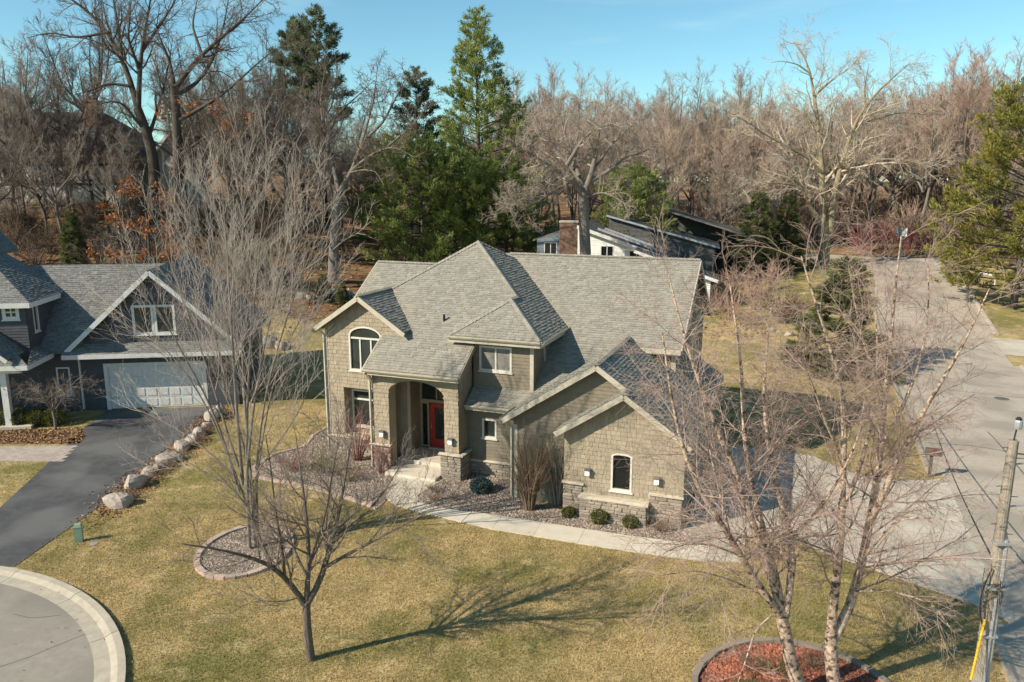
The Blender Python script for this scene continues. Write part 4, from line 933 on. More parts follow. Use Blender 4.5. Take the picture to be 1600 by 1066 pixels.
# small maple on the front lawn
b0 = gz(486, 1031); Yb = b0[1]
def st(pts, dY, r0, r1): return px_stem(pts, Yb, dY, r0, r1)
stems = [([b0+np.array([.0, 0, -.05]), vp(482,1000,Yb), vp(479,965,Yb), vp(479,940,Yb)], .125, .10),
 st([(477,946),(460,920),(445,902),(424,884),(396,872),(341,858),(285,850)], [0,-.1,-.25,-.5,-.8,-1.2,-1.6], .085, .012),
 st([(479,944),(481,900),(483,860),(478,800),(470,740),(462,680)], [0,.0,.1,.3,.5,.8], .08, .012),
 st([(481,942),(500,912),(507,885),(518,850),(530,800),(540,740),(552,670)], [0,.1,.2,.4,.7,1.0,1.4], .09, .012),
 st([(506,888),(540,868),(590,842),(640,815),(690,790)], [.2,.0,-.3,-.6,-.9], .055, .010),
 st([(424,884),(405,840),(386,790),(366,735),(350,690)], [-.5,-.2,.2,.6,1.0], .045, .009),
 st([(445,902),(440,850),(430,800),(424,735),(415,680)], [-.25,-.5,-.9,-1.3,-1.6], .045, .009),
 st([(482,880),(500,835),(512,790),(520,730),(530,690)], [.05,-.4,-.9,-1.4,-1.8], .04, .008),
 st([(518,850),(560,815),(600,770),(630,720)], [.4,.8,1.3,1.8], .04, .008),
 st([(481,905),(455,850),(436,790),(440,730)], [0,.5,1.1,1.7], .04, .008),
 st([(474,932),(440,941),(400,938),(360,955)], [0,-.3,-.5,-.7], .02, .005)]
lv = [dict(m=11, t0=.16, t1=1, ang=44, angsd=11, ratio=.52, K=6, wob=.13, up=.06, rr=.5, rmin=.009),
      dict(m=9, t0=.15, t1=1, ang=38, angsd=12, ratio=.52, K=5, wob=.15, up=.05, rr=.55, rmin=.005, lmin=.25),
      dict(m=6, t0=.15, t1=1, ang=36, angsd=14, ratio=.55, K=3, wob=.18, up=.04, rr=.6, rmin=.0037, lmin=.2)]
tm, cm, _ = tree_meshes(stems, lv, 'maple', b0, skip=1, sides=(10, 5, 4, 3, 3))
M('bark_maple', (.20,.165,.132), (.10,.082,.066), 7, 6, .95, bump=.9, bscale=20, stretch=(3,3,.6))
make_tree('maple_tree', tm, cm, b0, 'bark_maple', 'twig_maple', 'small leafless tree with low forked trunk standing alone in the front lawn')
# tall many-stemmed tree in the stone ring
b1 = gz(393, 853); Yb = b1[1]
S2 = []
for k_, (xs, r) in enumerate((([(386,760),(374,690),(352,600),(330,500),(300,400),(285,300)],.075), ([(384,760),(376,690),(368,600),(360,480),(352,360),(345,262)],.085), ([(388,760),(386,690),(388,600),(396,480),(408,360),(420,262)],.085),
                ([(392,765),(398,700),(412,620),(440,520),(474,420),(508,345)],.07), ([(382,765),(360,700),(330,630),(290,560),(245,480),(205,410)],.06), ([(387,755),(382,680),(378,580),(376,460),(380,340),(384,250)],.08),
                ([(384,765),(364,710),(344,640),(316,550),(278,450),(245,345)],.065), ([(390,760),(394,690),(402,600),(424,490),(450,380),(466,300)],.07), ([(383,790),(352,735),(305,690),(250,655),(190,630)],.04),
                ([(392,780),(410,730),(438,690),(470,640),(498,560)],.045), ([(386,765),(386,700),(382,620),(368,520),(336,420),(318,290)],.065), ([(384,800),(352,758),(310,735),(265,730),(225,740)],.03), ([(384,770),(355,690),(312,610),(258,540),(200,500),(165,470)],.05), ([(391,770),(404,690),(424,600),(456,520),(488,470),(515,430)],.05))):
    n = len(xs); k = rng.uniform(-2.4, 2.4); a_ = k_*2.4; st0 = b1+np.array([.26*math.cos(a_), .26*math.sin(a_), -.05])
    sp_x = px_stem(xs, Yb, [k*(j/(n-1))**1.2 for j in range(n)], r, .010); r *= .82; S2.append((([st0] if k_ in (0, 2, 3, 5) else [])+[p_+np.array([.2*math.cos(a_), .2*math.sin(a_), 0])*max(0, 1-q_*.4) for q_, p_ in enumerate(sp_x[0])], r*.95, .009))
lv = [dict(m=15, t0=.36, t1=1, ang=27, angsd=8, ratio=.36, K=6, wob=.08, up=.09, rr=.42, rmin=.009),
      dict(m=8, t0=.12, t1=1, ang=30, angsd=10, ratio=.5, K=5, wob=.12, up=.08, rr=.55, rmin=.0062, lmin=.3),
      dict(m=4, t0=.15, t1=1, ang=34, angsd=14, ratio=.55, K=3, wob=.16, up=.05, rr=.6, rmin=.0042, lmin=.25)]
tm, cm, _ = tree_meshes(S2, lv, 'multistem', b1, sides=(9, 5, 4, 3, 3))
M('bark_silver', (.27,.228,.19), (.16,.135,.112), 7, 6, .95, bump=.6, bscale=18, stretch=(3,3,.6))
M('twig_stem', (.42,.36,.31), (.31,.26,.225), 1, 3, .9)
make_tree('multi_stem_tree', tm, cm, b1, 'bark_silver', 'twig_stem', 'tall leafless many stemmed tree rising from the round gravel ring')
# river birches in the mulch ring
ba = np.array([7.25, 17.25, 0.]); Yb = 17.25
def bs(pts, k, r0, r1): n = len(pts); return px_stem(pts, Yb, [k*(j/(n-1)) for j in range(n)], r0, r1)
SA = [([ba, vp(1238,1045,Yb), vp(1228,995,Yb), vp(1221,962,Yb)], .17, .15),
 bs([(1222,965),(1196,932),(1168,888),(1140,836),(1112,796),(1088,760),(1062,690),(1045,600),(1035,520)], -1.6, .10, .014),
 bs([(1221,965),(1208,900),(1184,848),(1168,792),(1152,740),(1126,684),(1100,625),(1080,559),(1058,490),(1045,430)], .6, .115, .014),
 bs([(1222,962),(1212,896),(1192,832),(1176,772),(1164,708),(1161,640),(1159,563),(1148,500),(1140,440)], 1.8, .115, .014),
 bs([(1226,965),(1238,900),(1242,840),(1222,800),(1208,740),(1196,672),(1191,596),(1200,540),(1205,480)], 1.2, .10, .014),
 bs([(1242,838),(1268,804),(1288,788),(1315,740),(1340,690),(1352,620)], -.8, .05, .009),
 bs([(1140,836),(1108,700),(1100,640),(1088,570)], -1.0, .04, .008),
 bs([(1205,962),(1180,985),(1166,1030),(1150,1075)], -1.2, .03, .007),
 bs([(1196,932),(1140,905),(1085,890),(1030,900)], -2.0, .03, .006), bs([(1160,870),(1110,850),(1065,850),(1010,880)], -1.4, .03, .006)]
lvb = [dict(m=19, t0=.10, t1=1, ang=52, angsd=13, ratio=.42, K=6, wob=.11, up=.06, rr=.27, rmin=.0075, droop=.16),
       dict(m=10, t0=.12, t1=1, ang=40, angsd=13, ratio=.55, K=5, wob=.13, up=0, rr=.5, rmin=.005, lmin=.35, droop=.14),
       dict(m=5, t0=.12, t1=1, ang=36, angsd=14, ratio=.6, K=3, wob=.13, up=0, rr=.6, rmin=.0036, lmin=.22, droop=.16)]
tm, cm, _ = tree_meshes(SA, lvb, 'birch', ba, skip=1, sides=(10, 5, 3, 3, 3))
make_tree('birch_tree', tm, cm, ba, 'birch_bark', 'twig_birch', 'peeling river birch clump leaning toward the garage from the red mulch ring', 'river birches in the mulch ring')
bb = np.array([8.05, 17.25, 0.])
SB = [([bb, vp(1300,1045,Yb), vp(1298,1010,Yb), vp(1299,985,Yb)], .18, .15),
 bs([(1298,990),(1302,940),(1309,890),(1316,820),(1316,752),(1320,680),(1323,640),(1316,603),(1303,563),(1289,512),(1269,461),(1252,400)], -.6, .12, .014),
 bs([(1302,1000),(1320,975),(1334,940),(1348,880),(1356,820),(1372,760),(1376,692),(1382,625),(1391,549),(1394,502),(1401,428),(1408,370)], .8, .125, .014),
 bs([(1360,815),(1378,780),(1394,736),(1420,688),(1451,627),(1485,576),(1519,512),(1546,451)], -1.2, .085, .012),
 bs([(1350,870),(1375,840),(1400,812),(1444,808),(1505,815)], -1.3, .04, .007), bs([(1336,925),(1370,922),(1404,926),(1460,944),(1484,980)], -1.5, .04, .007),
 bs([(1316,800),(1345,730),(1362,660),(1372,560),(1368,480)], 2.2, .06, .009), bs([(1318,720),(1290,660),(1270,600),(1240,540)], -2.0, .045, .008),
 bs([(1376,700),(1410,640),(1440,560),(1452,480),(1450,410)], 1.6, .05, .008), bs([(1382,620),(1350,540),(1335,470),(1325,410)], -1.4, .04, .008)]
tm, cm, _ = tree_meshes(SB, lvb, 'birch', bb, skip=1, sides=(10, 5, 3, 3, 3))
make_tree('birch_tree', tm, cm, bb, 'birch_bark', 'twig_birch', 'peeling river birch clump leaning toward the street from the red mulch ring', 'river birches in the mulch ring')
# weeping little tree by the neighbour's porch
b2 = gz(87, 672)
S4 = [([b2, b2+np.array([.02,0,.5]), b2+np.array([-.03,0,1.0])], .075, .06)]
for k in range(9):
    a = 2*math.pi*k/9; r = rng.uniform(1.2, 1.9); S4.append(([b2+np.array([0,0,.95]), b2+np.array([.35*math.cos(a)*r, .35*math.sin(a)*r, 1.6+.4*rng.random()]), b2+np.array([.75*math.cos(a)*r, .75*math.sin(a)*r, 2.2+.5*rng.random()]), b2+np.array([1.1*math.cos(a)*r, 1.1*math.sin(a)*r, 2.0+.3*rng.random()])], .04, .012))
lv = [dict(m=9, t0=.2, t1=1, ang=50, angsd=14, ratio=.5, K=6, wob=.25, up=.02, rr=.5, rmin=.009), dict(m=6, t0=.15, t1=1, ang=45, angsd=15, ratio=.5, K=4, wob=.25, up=-.05, rr=.55, rmin=.0065, lmin=.2), dict(m=3, t0=.15, t1=1, ang=45, angsd=15, ratio=.5, K=3, wob=.25, up=-.08, rr=.55, rmin=.005, lmin=.15)]
tm, cm, _ = tree_meshes(S4, lv, 'weeping', b2, skip=1, sides=(8, 4, 3, 3, 3))
make_tree('ornamental_tree', tm, cm, b2, 'bark_grey', 'twig_maple', 'low rounded leafless ornamental tree beside the asphalt driveway')

# ------------------------------------------------------------------ big trees behind
def at(px, py, Y):   # ground position under a pixel column at depth Y
    p = vp(px, py, Y); p[2] = float(height(p[0], p[1])); return p
# cottonwood
rng = np.random.default_rng(5)
c0 = at(1288, 400, 82.); Yb = 82.
def cs(pts, k, r0, r1): n = len(pts); return px_stem(pts, Yb, [k*(j/(n-1)) for j in range(n)], r0, r1)
SC_ = [([c0, vp(1288,385,Yb), vp(1287,345,Yb)], .62, .5),
 cs([(1285,370),(1286,320),(1284,260),(1279,200),(1272,150),(1266,110),(1258,80),(1240,66)], 1, .44, .03), cs([(1296,370),(1300,330),(1306,290),(1320,240),(1332,200),(1350,165),(1385,130),(1420,100)], -2, .40, .03),
 cs([(1280,350),(1262,315),(1248,285),(1225,270),(1200,262)], -3, .30, .03), cs([(1284,270),(1262,245),(1235,232),(1195,210),(1160,185),(1125,170)], -3, .17, .025), cs([(1279,205),(1262,185),(1240,170)], 3, .14, .02),
 cs([(1306,290),(1330,262),(1370,248),(1420,250),(1470,268)], -4, .16, .025), cs([(1272,150),(1300,125),(1330,105),(1345,85)], 2, .13, .02), cs([(1350,165),(1352,130),(1358,100)], 0, .1, .02), cs([(1332,200),(1370,185),(1410,175),(1450,180)], 4, .14, .02),
 cs([(1266,115),(1245,100),(1220,95),(1205,98)], 0, .09, .02), cs([(1286,320),(1300,260),(1298,200),(1310,150)], 5, .2, .02), cs([(1262,315),(1240,250),(1222,200),(1210,150)], 4, .15, .02), cs([(1284,300),(1250,290),(1200,285),(1150,300)], -6, .13, .02)]
lvc = [dict(m=14, t0=.2, t1=1, ang=48, angsd=12, ratio=.44, K=6, wob=.16, up=.05, rr=.45, rmin=.026, droop=.03), dict(m=8, t0=.2, t1=1, ang=45, angsd=14, ratio=.5, K=5, wob=.18, up=.03, rr=.5, rmin=.016, lmin=.6, droop=.05), dict(m=6, t0=.15, t1=1, ang=42, angsd=14, ratio=.5, K=3, wob=.22, up=.02, rr=.6, rmin=.013, lmin=.5, droop=.05)]
tm, cm, _ = tree_meshes(SC_, lvc, 'cottonwood', c0, skip=1, sides=(10, 5, 4, 3, 3))
M('twig_cotton', (.50,.42,.32), (.39,.325,.25), 1, 3, .9)
make_tree('cottonwood_tree', tm, cm, c0, 'bark_tan', 'twig_cotton', 'large leafless cottonwood with several pale tan trunks by the far street')
# oak in front of the white house
rng = np.random.default_rng(8)
c0 = at(914, 395, 68.5); Yb = 68.5
SO = [([c0, vp(915,395,Yb), vp(913,360,Yb), vp(911,318,Yb), vp(912,300,Yb)], .55, .42),
 cs([(911,305),(895,282),(868,265),(845,250),(822,235),(800,232)], -3, .28, .03), cs([(912,302),(905,275),(885,255),(862,225),(845,205),(838,180)], 2, .26, .03), cs([(913,302),(925,270),(932,235),(935,205),(945,170),(960,150)], 0, .28, .03),
 cs([(886,258),(900,235),(912,215),(930,200),(950,195),(975,190)], -2, .2, .025), cs([(905,275),(885,220),(875,180),(868,150)], 3, .2, .025), cs([(920,285),(960,262),(975,245),(1000,240),(1025,228)], 1, .2, .025),
 cs([(868,265),(850,285),(815,300),(790,305)], -4, .14, .02), cs([(895,282),(862,300),(835,320),(800,330),(770,335)], -5, .13, .02), cs([(935,205),(915,180),(900,155)], 1, .13, .02), cs([(845,250),(825,215),(815,190)], 0, .12, .02), cs([(925,270),(955,225),(985,200),(1000,175)], 4, .15, .02), cs([(911,310),(940,300),(965,310),(985,325)], -4, .1, .02)]
lvo = [dict(m=14, t0=.25, t1=1, ang=52, angsd=14, ratio=.42, K=6, wob=.26, up=.04, rr=.5, rmin=.028), dict(m=8, t0=.2, t1=1, ang=48, angsd=15, ratio=.5, K=5, wob=.26, up=.03, rr=.5, rmin=.015, lmin=.5), dict(m=6, t0=.15, t1=1, ang=45, angsd=15, ratio=.5, K=3, wob=.25, up=.03, rr=.6, rmin=.0125, lmin=.4)]
tm, cm, _ = tree_meshes(SO, lvo, 'oak', c0, skip=1, sides=(10, 5, 4, 3, 3))
make_tree('oak_tree', tm, cm, c0, 'bark_grey', 'twig_grey', 'gnarled leafless oak standing against the white house and its brick chimney')
# broken pale-limbed tree left of the pines
rng = np.random.default_rng(9)
c0 = at(520, 430, 70.); Yb = 70.
SP = [([c0, vp(521,400,Yb), vp(524,350,Yb), vp(530,300,Yb)], .5, .36), cs([(530,302),(548,270),(560,240),(572,215)], 0, .25, .05), cs([(524,330),(512,280),(510,230),(522,180),(560,150),(585,125)], 2, .22, .02), cs([(548,268),(575,245),(605,230),(625,232),(645,245)], -3, .16, .03), cs([(605,230),(628,210),(650,190),(668,165)], -3, .12, .02),
 cs([(530,300),(518,250),(505,200),(500,150),(510,100)], 3, .2, .02), cs([(560,240),(575,190),(585,150),(590,100)], 2, .16, .02), cs([(524,340),(500,310),(480,270),(470,230)], -2, .15, .02), cs([(512,280),(470,240),(440,190),(430,140)], 4, .17, .02), cs([(575,215),(600,190),(620,150),(640,110)], 4, .14, .02), cs([(545,270),(570,265),(588,268),(600,290)], -3, .1, .02)]
tm, cm, _ = tree_meshes(SP, lvo, 'pale_tree', c0, skip=1, sides=(10, 5, 4, 3, 3))
make_tree('dead_limbed_tree', tm, cm, c0, 'bark_grey', 'twig_dark', 'leafless tree with pale broken limbs left of the tall pine')
# great dark trees at the left, on the hill
rng = np.random.default_rng(10)
c0 = at(232, 330, 74.); Yb = 74.
SD = [([c0, vp(243,300,Yb), vp(240,250,Yb), vp(232,215,Yb), vp(215,170,Yb)], .6, .4), cs([(216,172),(205,130),(190,90),(170,50),(140,20),(100,-10),(60,-30)], 1, .3, .03), cs([(216,172),(218,120),(222,70),(232,20),(240,-40)], 0, .26, .03), cs([(205,135),(170,130),(140,142),(110,150)], -2, .15, .02), cs([(230,210),(190,158),(160,160),(140,175)], -4, .14, .02), cs([(190,90),(185,40),(175,-10),(170,-50)], 3, .18, .02), cs([(222,80),(250,40),(275,0),(290,-40)], 2, .16, .02), cs([(232,215),(250,160),(262,110),(270,60)], 4, .18, .02), cs([(170,50),(120,60),(80,50),(40,60)], -1, .14, .02), cs([(218,110),(200,60),(205,0)], -3, .15, .02)]
lvd = [dict(m=14, t0=.2, t1=1, ang=42, angsd=12, ratio=.42, K=6, wob=.16, up=.06, rr=.5, rmin=.028), dict(m=8, t0=.2, t1=1, ang=40, angsd=14, ratio=.5, K=5, wob=.18, up=.05, rr=.5, rmin=.015, lmin=.5), dict(m=6, t0=.15, t1=1, ang=38, angsd=14, ratio=.5, K=3, wob=.2, up=.05, rr=.6, rmin=.0125, lmin=.4)]
tm, cm, _ = tree_meshes(SD, lvd, 'dark_tree', c0, skip=1, sides=(10, 5, 4, 3, 3))
make_tree('dark_tree', tm, cm, c0, 'bark_dark', 'twig_dark', 'tall dark leafless tree with leaning trunk rising above the grey gabled house')
c0 = at(282, 340, 71.); Yb = 71.
SE = [([c0, vp(280,320,Yb), vp(278,250,Yb), vp(276,190,Yb), vp(272,135,Yb)], .5, .35), cs([(273,140),(290,115),(315,85),(345,60),(380,30),(420,-10)], 0, .25, .03), cs([(272,135),(265,95),(250,60),(240,30)], 1, .2, .03), cs([(274,150),(310,130),(335,90),(350,40),(360,-20)], 3, .2, .02), cs([(276,190),(330,160),(370,130),(400,100),(440,70)], -3, .2, .02), cs([(315,85),(300,40),(310,-10)], 2, .15, .02), cs([(276,185),(250,150),(235,120)], 2, .12, .02), cs([(278,245),(320,215),(355,195),(390,190)], -4, .14, .02)]
tm, cm, fin = tree_meshes(SE, lvo, 'leafy_oak', c0, skip=1, sides=(10, 5, 4, 3, 3))
eo = make_tree('dark_oak_tree', tm, cm, c0, 'bark_dark', 'twig_dark', 'dark oak keeping clumps of rusty leaves behind the blue house')
Pf = fin[0]; z = Pf[:, 0, 2]; key = np.sin(Pf[:, 0, 0]*.9+1)*np.sin(Pf[:, 0, 2]*.8)+.5*np.sin(Pf[:, 0, 1]*1.3)
Pl = Pf[(key > .1) & (z < 13)]; C_, D_ = along(Pl, 5); V, F = quads_at(C_, D_, .15, .24, .9)
link('leaves', np_mesh('oak_leaves', V, [F]), 'oak_leaf', eo, kind='stuff')
# a young oak in front of it, thick with rusty leaves
c0 = at(228, 372, 61.)
rngs = rng = np.random.default_rng(31)
SY = [([c0, c0+np.array([0,0,2.]), c0+np.array([.2,0,4.5]), c0+np.array([.1,.2,10.5])], .18, .02)]
for k in range(17):
    a = k*2.4; z0 = 1.6+8*k/17; r = 4.3*(1-.5*k/17); SY.append(([c0+np.array([0,0,z0]), c0+np.array([.5*r*math.cos(a), .5*r*math.sin(a), z0+.5]), c0+np.array([r*math.cos(a), r*math.sin(a), z0+.9])], .05, .012))
tm, cm, fin = tree_meshes(SY, [dict(m=8, t0=.2, t1=1, ang=45, angsd=12, ratio=.4, K=5, wob=.2, up=.02, rr=.5, rmin=.016), dict(m=5, t0=.2, t1=1, ang=45, angsd=12, ratio=.5, K=3, wob=.2, up=.02, rr=.5, rmin=.012, lmin=.3)], 'young_oak', c0, skip=1, sides=(8, 4, 3, 3, 3))
ey_ = make_tree('young_oak_tree', tm, cm, c0, 'bark_dark', 'twig_brown', 'young oak full of rusty brown leaves behind the blue house')
Pl = fin[0]; Pl = Pl[np.sin(Pl[:, 0, 2]*2.2+Pl[:, 0, 0]) > -.2]; C_, D_ = along(Pl, 9); D_[:, 2] -= .2; V, F = quads_at(C_, D_, .14, .24, .9)
link('leaves', np_mesh('oak_leaves', V, [F]), 'oak_leaf', ey_, kind='stuff')

# ------------------------------------------------------------------ evergreens
def conifer(h_, wid, z0, nb, seed, style='pine', tuft=.42, asym=0., gaps=0.):
    """trunk mesh, foliage mesh"""
    global rng
    rng = np.random.default_rng(seed)
    trunk = ([np.zeros(3), np.array([.1, 0, h_*.4]), np.array([-.05, .1, h_*.75]), np.array([0, 0, h_])], h_*.016, .02)
    br = []
    for k in range(nb):
        t = (k+rng.random()*.8)/nb; z = z0+(h_-z0)*t; a = k*2.39996+rng.normal()*.3
        prof = (1-t)**.75 if style == 'spruce' else (.8+.2*math.sin(t*3.1))*(1-t**2.6)+.05
        r = wid*prof*rng.uniform(.65, 1.2)*(1+asym*math.cos(a))
        if r < .2: continue
        if gaps and rng.random() < gaps: continue
        upk = .75*t**1.3+.02 if style == 'pine' else -.18+.35*t
        d_ = np.array([math.cos(a), math.sin(a), 0])
        b_ = np.array([0, 0, z]); br.append(([b_, b_+d_*r*.35+np.array([0,0,r*(upk-.03)*.4]), b_+d_*r*.7+np.array([0,0,r*upk*.75]), b_+d_*r+np.array([0,0,r*(upk+.10)])], .012*r+.02, .01))
    K = 8; P = np.stack([poly_res(s[0], K) for s in br]); R = np.stack([np.linspace(s[1], s[2], K) for s in br])
    Q, R2 = level(P, R, 10, .38, 1, 46, 10, .40, 5, .10, .06 if style == 'pine' else .0, .5, rmin=.012, lmin=.35)
    if style == 'pine': Q[:, :, 2] = Q[:, 0:1, 2]+(Q[:, :, 2]-Q[:, 0:1, 2])*.45+np.linspace(0, .12, 5)[None]
    else: Q[:, :, 2] = Q[:, 0:1, 2]+(Q[:, :, 2]-Q[:, 0:1, 2])*.35
    tp = poly_res(trunk[0], 12)[None]; tv, tf = join([skin(tp, np.linspace(trunk[1], trunk[2], 12)[None], 9), skin(P, R, 4), skin(Q[:, ::2], R2[:, ::2], 3)])
    C1, D1 = along(Q, 5); C2, D2 = along(P, 5); tips = Q[:, -1]; C3 = np.repeat(tips, 3, 0); D3 = np.repeat(unit(Q[:, -1]-Q[:, -2]), 3, 0)
    Cx = np.concatenate([C1, C2[(rng.random(len(C2)) < .25)], C3]); Dx = np.concatenate([D1, D2[:len(Cx)-len(C1)-len(C3)], D3])
    m = 5; Cx = np.repeat(Cx, m, 0)+rng.normal(size=(len(Cx)*m, 3))*tuft*.22; Dx = np.repeat(Dx, m, 0)+np.array([0, 0, .25])
    V, F = quads_at(Cx, Dx, tuft*.17, tuft*.8, .45, 1.6)
    return np_mesh('conifer_trunk', tv, [tf], True), np_mesh('conifer_foliage', V, [F])
def evergreen(name, meshes, loc, mat, label, group=None, rz=0., sc=1., cat='tree', bark='bark_dark'):
    return make_tree(name, meshes[0], meshes[1], loc, bark, mat, label, group, rz, sc, cat)
pw_ = conifer(25.2, 5.0, 2.5, 125, 3, 'pine', .5, .1, .06)
evergreen('white_pine_tree', pw_, at(748, 400, 84.), 'pine', 'tallest green pine rising behind the roof peak')
pl_ = conifer(13.0, 5.0, .6, 62, 4, 'pine', .5)
evergreen('pine_tree', pl_, at(660, 420, 76.), 'pine', 'broad dense green pine left of the tallest pine', 'pines behind the roof')
q = copy_tree(bpy.data.objects['pine_tree']); q.location = at(792, 410, 80.); q.rotation_euler = (0, 0, 2.1); q.scale = (.85,)*3; q['label'] = 'dense green pine between the tallest pine and the gnarled oak'
q = copy_tree(bpy.data.objects['pine_tree']); q.location = at(712, 420, 78.); q.rotation_euler = (0, 0, 4.1); q.scale = (.9,)*3; q['label'] = 'dense green pine growing at the foot of the tallest pine'
q = copy_tree(bpy.data.objects['pine_tree']); q.location = at(990, 380, 80.); q.rotation_euler = (0, 0, 1.1); q.scale = (.80,)*3; q['label'] = 'green pine hanging over the dark low roofs of the white house'
q = copy_tree(bpy.data.objects['pine_tree']); q.location = at(620, 400, 86.); q.rotation_euler = (0, 0, 3.1); q.scale = (.9,)*3; q['label'] = 'green pine behind the pale broken limbed tree'
pr_ = conifer(19.5, 6.2, 1.2, 105, 6, 'pine', .5)
evergreen('golden_pine_tree', pr_, at(1583, 480, 66.), 'pine_gold', 'yellow green pine standing across the street')
tall = conifer(24., 3.6, 12, 46, 7, 'pine', .6, 0, .1)
evergreen('tall_pine_tree', tall, at(510, 380, 96.), 'pine_blue', 'dark bushy pine top showing above bare trees on the hill', 'far pine tops')
q = copy_tree(bpy.data.objects['tall_pine_tree']); q.location = at(656, 380, 104.); q.scale = (.84,)*3; q.rotation_euler = (0, 0, 2); q['label'] = 'far pine top showing between bare trees left of the tallest pine'
q = copy_tree(bpy.data.objects['tall_pine_tree']); q.location = at(478, 380, 100.); q.scale = (.93,)*3; q.rotation_euler = (0, 0, 4); q['label'] = 'slim dark pine top beside the bushy pine on the hill'
sp_ = conifer(8.2, 2.7, .3, 80, 12, 'spruce', .34)
evergreen('spruce_tree', sp_, at(1180, 410, 78.), 'spruce', 'dark green spruce beside the carport of the white house', 'spruces by the white house')
q = copy_tree(bpy.data.objects['spruce_tree']); q.location = at(1226, 405, 80.); q.scale = (.92,)*3; q.rotation_euler = (0, 0, 2); q['label'] = 'dark green spruce next to the cottonwood trunks'
q = copy_tree(bpy.data.objects['spruce_tree']); q.location = gp(1308, 578); q.scale = (1.3, 1.3, .92); q.rotation_euler = (0, 0, 1); q['label'] = 'broad low spruce on the lawn beside the street'
sl_ = conifer(5.6, 1.15, .1, 70, 13, 'spruce', .24)
evergreen('small_spruce_tree', sl_, at(116, 395, 66.), 'spruce', 'narrow dark spruce on the leafy slope behind the blue house')
for k, (x_, y_, s_) in enumerate(((505, 468, .42), (535, 476, .36))):
    q = copy_tree(bpy.data.objects['small_spruce_tree']); q.location = gp(x_, y_); q.scale = (s_*1.5, s_*1.5, s_); q['label'] = ('little spruce among the pale boulders behind the tan house', 'smallest spruce at the end of the pale boulders')[k]

# ------------------------------------------------------------------ the woods
protos = [bare_proto(101, 19, 5.0, 7, .015), bare_proto(102, 17, 6.0, 8, .014, .04, .8), bare_proto(103, 21, 4.0, 7, .015, .09), bare_proto(104, 15, 5.0, 8, .014, .05, -.6, .25), bare_proto(105, 18, 6.0, 8, .015, .03, .3, .3)]
wl = [('bark_grey', 'twig_pale'), ('bark_grey', 'twig_pink'), ('bark_grey', 'twig_grey'), ('bark_dark', 'twig_dark'), ('bark_grey', 'twig_pale')]
rw = random.Random(4)
def olink(name, me, m, parent):
    if not me.materials: me.materials.append(MATS[m])
    o = bpy.data.objects.new(name, me); COL.objects.link(o); o.parent = parent; o.material_slots[0].link = 'OBJECT'; o.material_slots[0].material = MATS[m]; return o
def wood_tree(k, tw, loc, sc, label, group):
    e_ = empty('bare_tree', loc, rw.uniform(0, 6.28), label, 'tree', group); e_.scale = (sc*rw.uniform(.9, 1.1), sc*rw.uniform(.9, 1.1), sc)
    olink('trunk', protos[k][0], {'twig_dark': 'bark_dark'}.get(tw, 'bark_grey'), e_); olink('crown', protos[k][1], tw, e_)
n_ = 0
for row, (Y0, step, s0) in enumerate(((93, 48, .80), (101, 40, .94), (110, 36, 1.02), (121, 34, 1.07), (134, 32, 1.1), (150, 32, 1.1))):
    x = 800 if row else 840
    while x < 1760:
        Yt = Y0+rw.uniform(-5, 5); p = at(x+rw.uniform(-14, 14), 380, Yt)
        if not (row == 0 and 1230 < x < 1480):
            tw = rw.choice(('twig_pale', 'twig_pink', 'twig_pale', 'twig_grey', 'twig_pale')); wood_tree(rw.randrange(5), tw, p, s0*rw.uniform(.82, 1.05)*(1.0 if x < 1380 else 1.1), {'twig_pale': 'pale tan', 'twig_pink': 'pinkish brown', 'twig_grey': 'grey'}[tw]+' twigged bare tree in the wood behind the white house and the street', 'bare trees of the background wood'); n_ += 1
        x += step*rw.uniform(.7, 1.3)
for row, (Y0, step, s0) in enumerate(((84, 44, .82), (94, 36, 1.02), (106, 38, 1.12))):
    x = 330
    while x < 830:
        p = at(x+rw.uniform(-12, 12), 380, Y0+rw.uniform(-4, 4))
        if not (row == 0 and 590 < x < 830): tw = rw.choice(('twig_dark', 'twig_grey', 'twig_dark', 'twig_grey')); wood_tree(rw.randrange(5), tw, p, s0*rw.uniform(.7, 1.0)*(.8 if x > 560 else .95), {'twig_dark': 'dark', 'twig_grey': 'grey'}[tw]+' bare tree in the wood on the slope between the blue house and the pines', 'bare trees on the slope'); n_ += 1
        x += step*rw.uniform(.7, 1.3)
for x, Yt, s_ in ((20, 76, .8), (70, 72, .62), (120, 78, .85), (170, 74, .7), (330, 72, .75), (385, 66, .8), (440, 74, .85), (-20, 66, .7), (50, 90, 1.0), (150, 92, 1.0), (-60, 80, .9), (95, 69, .55), (190, 70, .5), (420, 82, .9), (40, 74, .6), (300, 80, .9), (360, 78, .9), (25, 79, .7), (75, 77, .75), (110, 79, .7), (150, 78, .7)):
    wood_tree(rw.randrange(5), rw.choice(('twig_dark', 'twig_dark', 'twig_grey')), at(x, 350, Yt), s_, 'dark bare tree on the leafy hillside in front of the half timbered house', 'bare trees on the hillside')
